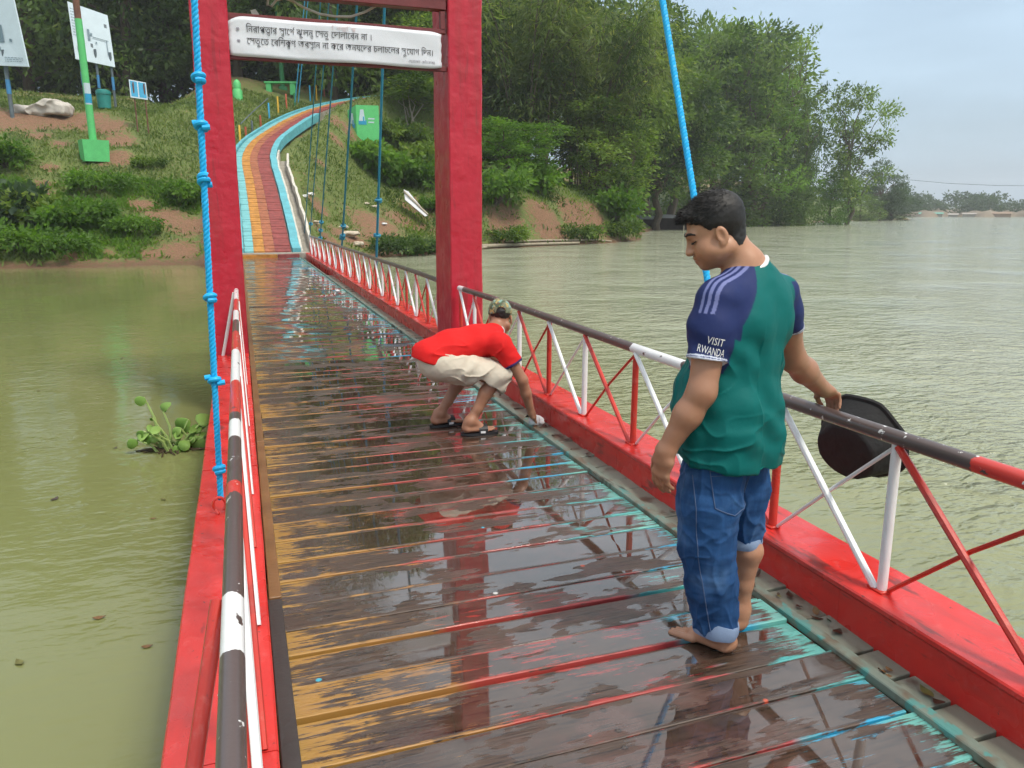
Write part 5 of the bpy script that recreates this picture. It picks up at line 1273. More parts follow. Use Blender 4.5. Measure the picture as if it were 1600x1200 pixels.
put('slender airy tree standing alone right of the headland wood', 'airy3', 1328, 118, 134, 128, 0, 2.0)
put('lower leafy tree at the foot of the slender airy tree', 'wood2', 1298, 118, 272, 62, 3, 2.6)
put('round blue-green tree at the far tip of the land', 'round', 1377, 170, 248, 66, 4, 1.0)
put('low bush tree closing the far tip of the land', 'wood', 1392, 172, 306, 66, 4, 3.3)
put('small bush tree left of the round tree at the far tip', 'wood2', 1345, 160, 305, 50, 0, 3.9)
put('thin-stemmed sapling on the slope just left of the right tower post', 'sapling', 648, 52, 120, 120, 0, .6, name='sapling', bark=M_BARKP)
put('dark leafy tree on the slope hidden behind the right tower post', 'wood', 700, 55, 40, 150, 0, 2.5)
put('broad green tree above the sapling, behind the notice banner', 'broad', 655, 64, -60, 230, 0, 1.1)
# the dark wood along the top of the hill
wl = ['at the left end of the hilltop wood', 'behind the left billboard', 'between the two billboards', 'behind the right billboard', 'behind the green lamp post', 'behind the blue signboard', 'just left of the left tower post', 'behind the left tower post',
      'behind the left end of the notice banner', 'behind the green bench', 'behind the middle of the notice banner', 'above the top of the ramp', 'behind the far guy ropes', 'right of the top of the ramp']
us = [-40, 15, 70, 125, 175, 225, 275, 330, 385, 430, 480, 530, 575, 615]
for i, u in enumerate(us):
    put('dark forest tree '+wl[i], ['wood', 'wood2'][i % 2], u, 66+6*math.sin(i*2.1), -190-50*math.sin(i*1.3), 215, 1, i*1.7, name='forest_tree', group='dark trees of the hilltop wood')
for i, u in enumerate(range(-90, 760, 62)):
    p_ = col_at(u, 84+5*math.sin(i*3)); tree('forest_tree', 'dark tree in the back row of the hilltop wood', ['broad', 'wood', 'broad2'][i % 3], (p_.x, p_.y, p_.z-.5), 19, 15, 1, i*2.2, None, 'back row of the hilltop wood')
for i, (u, D) in enumerate(((770, 74), (850, 78), (930, 84), (1010, 100), (1085, 122), (1160, 128))):
    p_ = col_at(u, D); vt = (-60, -60, -15, 40, 70, 45, 110)[i]
    tree('forest_tree', 'tree in the row behind the waterside trees', ['broad', 'broad2'][i % 2], (p_.x, p_.y, p_.z-.5), zt(vt, D)-p_.z, 190*D/1200, [1, 0][i % 2], i*2.2, None, 'row behind the waterside trees')

# shrubs and weeds
def shrub_mesh(seed, size, n, rad=(1, 1, .8), asp=.5, droop=.25):
    r_ = np.random.default_rng(seed); mb = MB(); lobes = []
    for i in range(9):
        a = i*2.4; e = np.array((math.cos(a)*rad[0]*.6, math.sin(a)*rad[1]*.6, rad[2]*r_.uniform(.35, .95))); lobes.append((e, (.42*rad[0], .42*rad[1], .36*rad[2]))); mb.tube(limb_path((0, 0, -.1), e, r_), np.linspace(.03, .01, 7), 4)
    P, D = clumps(lobes, n, 18, r_, .13, .3); P[:, 2] = np.maximum(P[:, 2], .02); V, F = leaves(P, D, size, r_, droop, asp)
    return np_mesh('foliage', V, F, False, {'tint': tint_of(P, 4, r_, seed)}), mb.mesh('stems', True)
SH = [shrub_mesh(31, .20, 110), shrub_mesh(32, .15, 130, (1.2, 1.1, .6)), shrub_mesh(33, .28, 80, (1, 1, .9), .62, .5)]
_sm = {}
def shrub(label, u, v_, kind, s_, leafm, group=None, sz=1.0):
    q = ground_at(u, v_); t = thing('shrub', label, 'shrub', q, random.uniform(0, 6), group); key = (kind, leafm); f_, st_ = SH[kind]
    if key not in _sm:
        c2 = f_.copy(); c2.materials.append(M_LEAF[leafm]); _sm[key] = c2
    if len(st_.materials) == 0: st_.materials.append(M_BARK)
    for nm, me in (('stems', st_), ('foliage', _sm[key])):
        o = bpy.data.objects.new(nm, me); COL.objects.link(o); o.parent = t
    t.scale = (s_, s_, s_*sz)
for a in (('bright shrub at the left edge below the dirt path', 8, 262, 0, 1.1, 3), ('yellowish low shrub at the left edge', 2, 300, 1, 1.0, 3), ('pale large-leaved shrub at the left edge near the water', 15, 352, 2, 1.5, 4), ('dark large-leaved shrub right of the pale one on the left bank', 62, 358, 2, 1.2, 0),
          ('bright round shrub beside the left tower post', 292, 318, 0, .95, 3), ('low green shrub in the middle of the left bank', 146, 352, 0, 1.0, 3), ('green shrub above the grassy shore of the left bank', 208, 362, 1, .9, 3), ('leafy shrub left of the bare red slope', 108, 368, 0, 1.1, 3), ('low shrub at the waterline of the left corner', 20, 392, 1, 1.5, 3), ('low shrub at the waterline left of centre of the left bank', 90, 395, 1, 1.2, 3),
          ('low weeds shrub below the green lamp post base', 160, 298, 1, 1.2, 3), ('small shrub right of the lamp post base', 235, 262, 1, .7, 0),
          ('broad leafy shrub below the green sign box', 575, 262, 2, 1.3, 3), ('leafy shrub between two hanger ropes', 612, 285, 2, 1.4, 3), ('shrub against the right tower post on the slope', 655, 268, 2, 1.6, 0), ('leafy shrub just below the sapling', 640, 235, 0, 1.5, 0), ('shrub right of the green sign box', 606, 222, 0, 1.2, 0), ('dark shrub above the fallen white sheet', 668, 292, 0, 1.4, 3),
          ('dark water weed mound right of the far railing', 625, 396, 1, 1.25, 1), ('dark water weed mound beside the right tower post', 664, 394, 1, 1.0, 1), ('bright shrub beside the fallen white sheet', 676, 330, 0, .8, 3),
          ('bright shrub above the eroded bank right of the tower', 775, 318, 0, 1.9, 3), ('shrub at the right end of the eroded bank', 962, 345, 0, 2.0, 3), ('second bright shrub right of the tower', 838, 300, 0, 1.8, 3), ('low shrub on the shore below the eroded bank', 960, 368, 1, 1.6, 0), ('low shrub beside the driftwood on the right shore', 905, 372, 1, 1.4, 0), ('low shrub at the waterline near the right tower post', 790, 378, 1, 1.3, 0),
          ('rounded shrub before the tin-roofed shelter', 1025, 352, 1, 2.2, 0), ('light green bush right of the ramp top', 592, 128, 0, 1.8, 3)):
    shrub(*a)
def cover(name, label, n, size, leafm, keep, rx, ry, seed, hmul=1.0):
    r_ = np.random.default_rng(seed); x = r_.uniform(*rx, n); y = r_.uniform(*ry, n); k = keep(x, y, r_); x, y = x[k], y[k]; z = H(x, y)
    P = np.stack([x, y, z-.01], 1); D = r_.normal(size=P.shape)*.45+np.array((0, 0, hmul)); V, F = leaves(P, D, size, r_, 0, .28, .1)
    o = mobj(name, np_mesh(name, V, F, False, {'tint': tint_of(P, 4, r_, seed)}), M_LEAF[leafm]); tag(o, label, kind='stuff'); return o
def path_clear(x, y): return ~((np.abs(x-np.interp(y, PC[:, 1], PC[:, 0])) < np.where(y > 40, 1.5, 2.0)) & (y > 27))
M_LEAF.append(leaf_mat('grass', (.085, .135, .030), (.190, .250, .068), .3))
cover('grass', 'short grass on the hillside', 170000, .19, 5, lambda x, y, r_: (r_.random(len(x)) > soil_at(x, y)*1.5-.05) & (shore_dist(x, y) > .5) & path_clear(x, y), (-26, 16), (32, 60), 41)
cover('weeds', 'rank green weeds along the left shore', 80000, .26, 3, lambda x, y, r_: (shore_dist(x, y) > .6) & (shore_dist(x, y) < 7.5) & (r_.random(len(x)) > soil_at(x, y)*1.4) & (vnoise(x, y, .9, 12) > -.15), (-24, -1.5), (31, 41), 42, .7)
cover('shore_grass', 'reedy grass at the waterline', 16000, .32, 5, lambda x, y, r_: (np.abs(shore_dist(x, y)-.55) < .55) & (vnoise(x, y, .7, 15) > -.05) & ((x < -1.5) | (x > 8)), (-24, 30), (30, 55), 43, 1.6)
cover('bank_weeds', 'weeds on the right bank', 30000, .25, 0, lambda x, y, r_: (shore_dist(x, y) > 1.6) & (shore_dist(x, y) < 9) & (vnoise(x, y, .5, 17) > -.3), (8, 30), (38, 62), 44, .8)
# far shore
M_FARL = plain('far land', (.20, .16, .11), .9, .2, .05); M_FARH = plain('far hills', (.05, .08, .05), .9, .2, .01)
fs = MB(); V = []; F = []; us_ = np.linspace(1385, 1800, 60)
for i, u in enumerate(us_):
    d_ = ray(u, 330); d_ = d_[:2]/np.linalg.norm(d_[:2]); D = 330+20*math.sin(i*.5)
    for (r_, z_) in ((D, WATER-.3), (D+6, .5), (D+14, 1.4), (D+140, 3.0)): V.append((d_[0]*r_, d_[1]*r_, z_+(.3*math.sin(i*1.7) if z_ > 1 else 0)))
for i in range(59):
    for k in range(3): F.append((i*4+k, i*4+k+1, i*4+5+k, i*4+4+k))
fs.add(V, F); tag(fs.obj('far_shore', M_FARL, None, True), 'low sandy shore across the lake', kind='structure')
r_ = np.random.default_rng(77); lobes = []
for i in range(150):
    u = r_.uniform(1385, 1800); D = r_.uniform(352, 400); d_ = ray(u, 330)[:2]; d_ /= np.linalg.norm(d_); hh = r_.uniform(2.6, 4.6)*(1.25 if int(u/40) % 3 else .8); lobes.append((np.array((d_[0]*D, d_[1]*D, 1.3+hh*.6)), (hh*1.1, hh*1.1, hh*.75)))
P, D_ = clumps(lobes, 1500, 16, r_, .6); V, F = leaves(P, D_, .9, r_, .3, .6)
o = mobj('far_wood', np_mesh('far_wood', V, F, False, {'tint': tint_of(P, 4, r_, 77)}), M_LEAF[4]); tag(o, 'belt of trees on the far shore', kind='stuff')
mb = MB(); V = []; F = []; m = 90
for i in range(m):
    u = 1300+i*9; d_ = ray(u, 330)[:2]; d_ /= np.linalg.norm(d_); z_ = 15+5*math.sin(i*.17)+3*math.sin(i*.41+1)
    V += [(d_[0]*800, d_[1]*800, -2), (d_[0]*900, d_[1]*900, z_*.62), (d_[0]*1150, d_[1]*1150, z_*.62-4)]
for i in range(m-1):
    for k in range(2): F.append((i*3+k, i*3+k+1, i*3+4+k, i*3+3+k))
mb.add(V, F); tag(mb.obj('far_hills', M_FARH, None, True), 'faint blue hills on the horizon', kind='structure')

# ------------------------------------------------------------ things on the hillside
def upright(o_loc): return Vector(o_loc)
def child(mb, name, mat, t, smooth=False): return mb.obj(name, mat, t, smooth)
M_GREEN = plain('bright green paint', (.10, .50, .16), .5, .10, 4, .2, 30); M_DKGREEN = plain('dark green paint', (.03, .20, .07), .5, .15, 4, .2, 30)
M_BOARDW = plain('pale printed board', (.50, .60, .66), .45, .05, 2, .1, 8); M_PRINT = plain('board print', (.13, .20, .24), .5, .1, 3); M_BLUE = plain('blue paint', (.02, .30, .52), .5, .1, 4, .1, 20)
M_STEEL = plain('painted steel post', (.10, .13, .15), .6, .2, 4); M_POSTB = plain('post blue band', (.05, .22, .45), .5, .1); M_RUST = plain('rusty post', (.16, .07, .045), .8, .25, 5)
M_TEALBIN = plain('teal plastic bin', (.02, .22, .20), .5, .15, 4); M_TARP = cloth_mat('dirty white tarpaulin', (.55, .51, .46), .7); M_WOOD = plain('driftwood', (.33, .28, .21), .9, .25, 6, .7, 20)
# green lamp post
q = ground_at(150, 250); sc = 1/30.0
t = thing('lamp_post', 'bright green post with rusty upper half on a square green base', 'post', (q.x, q.y, q.z-.1), .35)
mb = MB(); V = [(-.56, -.42, 0), (.5, -.42, 0), (.5, .5, 0), (-.56, .5, 0), (-.58, -.44, .98), (.56, -.44, .98), (.56, .54, 1.0), (-.58, .54, 1.0)]; mb.add(V, [(0, 3, 2, 1), (4, 5, 6, 7), (0, 1, 5, 4), (1, 2, 6, 5), (2, 3, 7, 6), (3, 0, 4, 7)]); child(mb, 'base_block', M_GREEN, t)
mb = MB(); mb.tube([(-.02, .05, .95), (-.06, .05, 6.3)], [.165, .155], 20); child(mb, 'lower_shaft', M_GREEN, t, True)
mb = MB(); mb.tube([(-.06, .05, 6.3), (-.10, .05, 10.0)], [.145, .135], 20); child(mb, 'upper_shaft', M_RUST, t, True)
for (zz_, mat, hh) in ((3.05, M_BOARDW, .95), (2.85, M_BLUE, .42)):
    mb = MB(); n_ = 9; V = []; F = []
    for i in range(n_):
        a = R(215+110*i/(n_-1)); cx = -.02-.04*(zz_-.95)/5.35
        for h_ in (-hh/2, hh/2): V.append((cx+(.170 if mat is M_BOARDW else .174)*math.cos(a), .05+(.170 if mat is M_BOARDW else .174)*math.sin(a), zz_+h_))
    for i in range(n_-1): F.append((2*i, 2*i+2, 2*i+3, 2*i+1))
    mb.add(V, F); child(mb, 'sticker', mat, t)
def board(label, cx, corners, vb, posts, prints, mat=M_BOARDW, name='billboard', pm=(M_STEEL, M_POSTB), thick=.08):
    """flat board given by its four corners in the photograph at distance D, standing on posts"""
    D = float((np.array(ground_at(cx, vb))-CAMP)@FWV)
    P = [CAMP+ray(u, v_)*(D+dd) for (u, v_, dd) in corners]; bc = col_at(cx, D); t = thing(name, label, 'sign', bc); nrm_ = nrm(np.cross(P[1]-P[0], P[3]-P[0])); 
    if nrm_@FWV > 0: nrm_ = -nrm_
    mb = MB(); F6 = [(0, 1, 2, 3), (4, 7, 6, 5), (0, 4, 5, 1), (1, 5, 6, 2), (2, 6, 7, 3), (3, 7, 4, 0)]; mb.add(P+[p_-nrm_*thick for p_ in P], F6)
    o = mb.obj('panel', mat, t); o.matrix_parent_inverse = Matrix.Translation(-t.location)
    def uv(a, b): return P[0]*(1-a)*(1-b)+P[1]*a*(1-b)+P[2]*a*b+P[3]*(1-a)*b
    mbs = {}
    for (a0, b0, a1, b1, m_) in prints:
        k_ = m_.name; mb_ = mbs.setdefault(k_, (MB(), m_))[0]; off_ = nrm_*(.006+.001*len(mb_.f)); mb_.add([uv(a0, b0)+off_, uv(a1, b0)+off_, uv(a1, b1)+off_, uv(a0, b1)+off_], [(0, 1, 2, 3)])
    for k_, (mb_, m_) in mbs.items(): o = mb_.obj('print', m_, t); o.matrix_parent_inverse = Matrix.Translation(-t.location); o['kind'] = 'stuff'
    for (a, r_) in posts:
        b_ = uv(a, 1.0); g_ = Hs(b_[0], b_[1]); mb = MB(); mb.tube([b_-nrm_*(thick+r_)+np.array((0, 0, .8)), np.array((b_[0], b_[1], g_-.3))-nrm_*(thick+r_)], r_, 10); o = mb.obj('post', pm[0], t, True); o.matrix_parent_inverse = Matrix.Translation(-t.location)
        if pm[1]:
            zc = g_+(b_[2]-g_)*.62; mb = MB(); mb.tube([np.array((b_[0], b_[1], zc-.35))-nrm_*(thick+r_), np.array((b_[0], b_[1], zc+.35))-nrm_*(thick+r_)], r_*1.12, 10); o = mb.obj('post_band', pm[1], t, True); o.matrix_parent_inverse = Matrix.Translation(-t.location)
    return t
rp_ = random.Random(5)
def textblock(a0, b0, a1, b1, rows, m_, h=.35):
    o = []
    for i in range(rows):
        y0 = b0+(b1-b0)*i/rows; x = a0
        while x < a1-.01:
            w_ = rp_.uniform(.012, .045); o.append((x, y0, min(a1, x+w_), y0+(b1-b0)/rows*h, m_)); x += w_+.012
    return o
board('large pale billboard on posts at the top left, cut by the frame', 20, [(-75, -30, 0), (20, -4, -1.2), (44, 104, -1.2), (-60, 100, 0)], 182, [(.62, .10), (.1, .10)], [(.50, .46, .60, .72, M_PRINT), (.62, .44, .72, .68, M_PRINT), (.54, .74, .64, .80, M_PRINT), (.80, .62, .84, .66, M_PRINT)]+textblock(.68, .88, .95, .96, 3, M_PRINT))
board('pale map billboard on three posts behind the green lamp post', 140, [(105, 2, 0), (168, 24, .8), (180, 105, .8), (118, 92, 0)], 171, [(.12, .07), (.52, .07), (.90, .07)], textblock(.04, .10, .22, .62, 10, M_PRINT, .3)+[(.40, .40, .46, .60, M_PRINT), (.47, .46, .52, .50, M_PRINT), (.52, .52, .92, .535, M_PRINT), (.86, .53, .88, .80, M_PRINT), (.58, .60, .62, .63, M_PRINT), (.86, .2, .93, .27, M_STEEL), (.44, .65, .50, .72, M_STEEL)])
board('small blue twin-panel signboard on two thin posts on the slope', 215, [(201, 124, 0), (228, 129, .3), (231, 156, .3), (204, 152, 0)], 213, [(.22, .035), (.85, .035)], [(.06, .06, .46, .93, M_BLUE), (.53, .06, .95, .93, M_BLUE), (.16, .35, .28, .42, M_BOARDW), (.62, .35, .74, .42, M_BOARDW)], M_BOARDW, 'signboard', (M_RUST, None), .05)
# bin and tarpaulin bundle
q = ground_at(164, 171); t = thing('litter_bin', 'teal litter bin under the map billboard', 'bin', q, .2)
mb = MB(); mb.lathe([(.28, 0), (.33, .05), (.37, .75), (.40, .78), (.40, .84), (.34, .86)], 20); child(mb, 'bin_body', M_TEALBIN, t, True); mb = MB(); mb.lathe([(.39, .85), (.37, .98), (.2, 1.05), (.001, 1.06)], 20); child(mb, 'lid', M_TEALBIN, t, True)
v = Vol((-1.8, -.8, -.3), (1.8, .8, 1.3), .035)
sl, g_ = v.win(v.lo, v.lo+9); lx_ = np.maximum(np.abs(g_[0])-1.15-.1*g_[2], 0); ly_ = np.maximum(np.abs(g_[1])-.32, 0); tz_ = .62+.16*np.sin(g_[0]*1.6+.6)+.10*np.sin(g_[0]*4.1); lz_ = np.maximum(np.abs(g_[2]-tz_/2)-tz_/2+.18, 0)
v.D = (np.sqrt(lx_**2+ly_**2+lz_**2)-.18).astype(np.float32)
V, F = v.surf(); V = V+vnormals(V, F)*(.05*sn3(V, 4.5, 31, 3)+.13*(1-np.abs(sn3(V, 3.2, 33, 2)))**5-.04)[:, None]; q = ground_at(68, 180)
o = mobj('tarpaulin_bundle', np_mesh('tarpaulin_bundle', V, F, True), M_TARP, None, (q.x, q.y, q.z-.05), (0, 0, -.3)); tag(o, 'low bundle under dirty white tarpaulin on the hilltop', 'bundle')
# green sign box (two-sided) on the slope right of the ramp
q = ground_at(570, 214); t = thing('sign_box', 'bright green two-faced sign box on the grassy slope', 'sign', q, R(-12))
W2, HH = .95, 1.75; mb = MB(); pl = [(-.95, -.10), (-.42, -.62), (.90, -.42), (.86, -.30), (-.40, -.50), (-.88, -.02)]
mb.add([(x_, y_, -.4) for x_, y_ in pl]+[(x_, y_, HH-(.25 if i in (0, 5) else 0)) for i, (x_, y_) in enumerate(pl)], [(0, 1, 7, 6), (1, 2, 8, 7), (2, 3, 9, 8), (3, 4, 10, 9), (4, 5, 11, 10), (5, 0, 6, 11), (6, 7, 8, 9, 10, 11)]); child(mb, 'sign_panel', M_GREEN, t)
def facequad(p0, p1, a0, a1, z0, z1, mat, name, off=.012, skew=0):
    p0 = np.array(p0); p1 = np.array(p1); d_ = p1-p0; n_ = np.array((d_[1], -d_[0])); n_ = n_/np.linalg.norm(n_)*off
    mb = MB(); mb.add([(*(p0+d_*a0+n_), z0), (*(p0+d_*a1+n_), z0), (*(p0+d_*(a1-skew)+n_), z1), (*(p0+d_*(a0+skew)+n_), z1)], [(0, 1, 2, 3)]); child(mb, name, mat, t)
for (p0, p1, a, w_, z0) in (((-.95, -.10), (-.42, -.62), .22, .62, .45), ((-.42, -.62), (.90, -.42), .10, .34, .65)):
    facequad(p0, p1, a, a+w_, z0, z0+.26, M_BLUE, 'emblem'); facequad(p0, p1, a+w_*.05, a+w_*.85, z0+.2, z0+.85, M_BOARDW, 'emblem', .018, w_*.18); facequad(p0, p1, a+w_*.55, a+w_*.75, z0+.12, z0+.45, M_BLUE, 'emblem', .024)
facequad((-.42, -.62), (.90, -.42), .52, .80, .95, 1.03, M_BOARDW, 'print'); facequad((-.42, -.62), (.90, -.42), .52, .78, .75, .83, M_BOARDW, 'print')
# green bench, green post, far posts along the ramp
q = ground_at(440, 148); t = thing('park_bench', 'bright green concrete bench at the edge of the dark wood', 'bench', q, R(-18))
mb = MB(); mb.box((0, 0, .80), (2.3, .5, .12), None, .02); child(mb, 'seat', M_GREEN, t)
for x_ in (-.85, .85): mb = MB(); mb.box((x_, 0, .35), (.38, .42, .78), None, .02); child(mb, 'leg', M_GREEN, t)
q = ground_at(443, 142); t = thing('green_pole', 'tall dark green pole rising behind the green bench', 'pole', q); mb = MB(); mb.tube([(0, .6, -.2), (-.1, .6, 11)], [.17, .15], 12); child(mb, 'shaft', M_DKGREEN, t, True); mb = MB(); mb.box((0, .6, .1), (.6, .6, .5), None, .03); child(mb, 'base_block', M_DKGREEN, t)
q = ground_at(372, 156); t = thing('green_bollard', 'short bright green bollard just right of the left tower post', 'bollard', q); mb = MB(); mb.lathe([(.3, -.2), (.3, .55), (.22, .65), (.24, 1.0), (.12, 1.2), (.001, 1.25)], 14); child(mb, 'bollard_body', M_GREEN, t, True)
M_YEL = plain('yellow paint', (.60, .36, .03), .5, .1); M_ORG = plain('orange red paint', (.42, .09, .04), .5, .1)
PO = [(376, 228, 29, M_YEL, 'yellow'), (385, 222, 22, M_ORG, 'orange'), (395, 214, 24, M_STEEL, 'grey'), (408, 203, 21, M_ORG, 'orange'), (421, 186, 24, M_BLUE, 'blue'), (435, 176, 24, M_YEL, 'yellow'), (448, 170, 22, M_ORG, 'orange'), (461, 166, 20, M_DKGREEN, 'green'), (485, 158, 23, M_BLUE, 'blue'), (495, 157, 23, M_YEL, 'yellow'), (507, 151, 20, M_ORG, 'orange'), (525, 149, 18, M_ORG, 'red'), (534, 146, 17, M_DKGREEN, 'green'), (543, 145, 18, M_ORG, 'orange')]
for k, (u, v_, hp, mat, cn_) in enumerate(PO):
    q = ground_at(u, v_); D = (np.array(q)-CAMP)@FWV; h_ = hp*D/1200; t = thing('fence_post', '%s post along the left kerb of the ramp, %s from the tower' % (cn_, ['first', 'second', 'third', 'fourth', 'fifth', 'sixth', 'seventh', 'eighth', 'ninth', 'tenth', 'eleventh', 'twelfth', 'thirteenth', 'last'][k]), 'post', q, 0, 'coloured posts along the ramp'); mb = MB(); mb.tube([(0, 0, -.3), (0, 0, h_*.97), (0, 0, h_)], [.055, .055, .03], 8); child(mb, 'shaft', mat, t, True)
mb = MB(); mb.tube([np.array(ground_at(378, 222))+np.array((0, 0, .9)), np.array(ground_at(395, 205))+np.array((0, 0, .95)), np.array(ground_at(420, 180))+np.array((0, 0, 1.0))], .03, 8); tag(mb.obj('hand_pipe', M_STEEL, None, True), 'thin grey pipe rail left of the bend in the ramp', 'pipe')
# far left red posts and blue hut posts at the top of the ramp
for k, (u, v_, vt, mat, lb) in enumerate(((573, 135, 112, M_BLUE, 'blue post left of the light green bush at the ramp top'), (552, 140, 108, M_BLUE, 'blue post at the ramp top before the dark wood'), (538, 142, 100, M_RUST, 'dark red trunk-like post at the ramp top'))):
    q = ground_at(u, v_); D = (np.array(q)-CAMP)@FWV; mb = MB(); mb.tube([(0, 0, -.3), (0, 0, (v_-vt)*D/1200)], .08, 8); o = mb.obj('marker_post', mat, None, True); o.location = q; tag(o, lb, 'post')
# rubble, sacks, fallen sheet, driftwood
M_SACK = cloth_mat('pale sacking', (.55, .48, .38), .9); M_SHEET = plain('white tin sheet', (.62, .63, .66), .4, .1, 3, .1, 12)
sackp = [(548, 372, .32, 'pale torn sack at the foot of the slope beside the drain'), (585, 325, .16, 'pale rag hanging on the eroded slope left of the second hanger rope'), (572, 320, .14, 'small pale rag on the eroded slope beside the second hanger rope'), (600, 352, .13, 'small white scrap below the eroded slope'), (476, 310, .14, 'white litter on the grass beside the drain'), (486, 306, .15, 'small white litter right of the larger one beside the drain'), (560, 385, .22, 'pale heap at the waterline beside the far railing'), (537, 358, .18, 'pale stone between the drain and the torn sack'), (494, 352, .18, 'reddish stone at the end of the drain wall')]
for k, (u, v_, r_, lb) in enumerate(sackp):
    q = ground_at(u, v_); o = crumple('sack' if 'sack' in lb or 'heap' in lb else 'scrap', q, r_, M_SACK if 'white' not in lb else M_RAG, 60+k, .6, r_/14); o.scale = (1.3, 1, .7); tag(o, lb, 'litter')
P = [CAMP+ray(u, v_)*D for (u, v_, D) in ((631, 296, 43), (638, 299, 43.4), (669, 336, 42), (664, 338, 41.4), (633, 312, 42))]
mb = MB(); mb.add(P+[p_+np.array((0, .06, -.03)) for p_ in P], [(0, 1, 2, 3, 4), (9, 8, 7, 6, 5)]+[(i, i+5, (i+1) % 5+5, (i+1) % 5) for i in range(5)]); o = mb.obj('fallen_sheet', M_SHEET); tag(o, 'white metal sheet fallen against the eroded bank left of the tower post', 'sheet')
mb = MB(); a, b = P[0]*.75+P[4]*.25, P[2]; mb.tube([a-FWV*.12, (a+b)/2-FWV*.14, b-FWV*.12], .06, 6); child_o = mb.obj('rib', M_WOOD, o, True)
for k, (pts, r_, lb) in enumerate((([(752, 388), (800, 386), (850, 384), (905, 383)], .10, 'long pale driftwood log on the shore right of the tower'), ([(790, 381), (850, 379), (930, 378), (955, 380)], .07, 'thinner driftwood pole above the long log'), ([(690, 398), (720, 395), (760, 391)], .08, 'short driftwood log behind the right tower post'))):
    P = [];
    for (u, v_) in pts: q = ground_at(u, v_); P.append((q.x, q.y, max(q.z, WATER)+.12))
    mb = MB(); mb.tube(P, [r_*(1-.12*i) for i in range(len(P))], 8); tag(mb.obj('driftwood', M_WOOD, None, True), lb, 'driftwood')
# tin-roofed shelter by the water
M_TIN = plain('grey tin roof', (.30, .31, .32), .4, .2, 2); M_HUT = plain('dark hut wall', (.05, .03, .025), .8, .3, 2)
q = col_at(1035, 86); t = thing('shelter', 'low tin-roofed shelter at the water under the dark trees', 'shelter', (q.x, q.y, max(q.z, WATER)), R(-30))
for (x_, w_, z_) in ((-2.2, 2.8, 1.35), (1.0, 3.6, 1.45), (3.6, 1.6, 1.75)): mb = MB(); mb.box((x_, 0, z_), (w_, 2.4, .06), (R(8), R(2), 0), .01); child(mb, 'roof_sheet', M_TIN, t)
for x_ in (-3.3, -.8, 2.4, 4.2): mb = MB(); mb.tube([(x_, -.9, -.6), (x_, -.9, 1.3)], .06, 6); child(mb, 'post', M_WOOD, t)
mb = MB(); mb.box((.6, .7, .5), (7.2, .1, 1.5)); child(mb, 'back_wall', M_HUT, t)
mb = MB(); mb.lathe([(.001, 0), (.28, 0), (.30, .3), (.28, .9), (.001, .92)], 14); o = mb.obj('blue_barrel', M_BLUE, None, True); o.location = col_at(995, 84)+Vector((0, 0, .5)); tag(o, 'blue barrel at the left end of the tin-roofed shelter', 'barrel')
# far buildings and wire
M_FW = plain('far pale wall', (.34, .31, .28), .8, .1); M_FG = plain('far green roof', (.12, .35, .28), .6, .1); M_FR = plain('far earth bank', (.30, .21, .15), .9, .2)
for (u, w_, h_, mat, lb) in ((1455, 7.5, 1.1, M_FG, 'long low green-roofed building on the far shore'), (1490, 3, .8, M_FW, 'small pale building right of the green-roofed one across the lake'), (1515, 4, 1.0, M_FW, 'pale building near the middle of the far shore'), (1557, 9, 1.2, M_FR, 'reddish building block at the right of the far shore')):
    d_ = ray(u, 330)[:2]; d_ /= np.linalg.norm(d_); t = thing('far_building', lb, 'building', (d_[0]*326, d_[1]*326, WATER), -math.atan2(d_[0], d_[1])); mb = MB(); mb.box((0, 0, h_/2), (w_, 4, h_), None, .02); child(mb, 'wall', M_FW if mat is M_FG else mat, t); mb = MB(); mb.add([(-w_/2-.3, -2.3, h_), (w_/2+.3, -2.3, h_), (w_/2+.3, 2.3, h_), (-w_/2-.3, 2.3, h_), (-w_/2-.3, 0, h_+.5), (w_/2+.3, 0, h_+.5)], [(0, 1, 5, 4), (3, 4, 5, 2), (0, 4, 3), (1, 2, 5), (0, 3, 2, 1)]); child(mb, 'roof', mat, t)
mb = MB(); mb.tube([CAMP+ray(u, v_)*D for (u, v_, D) in ((1400, 279, 200), (1480, 286.5, 190), (1560, 290, 180), (1700, 291, 165))], .05, 5); tag(mb.obj('power_line', M_STEEL, None, True), 'thin power line crossing the sky above the lake', 'cable')
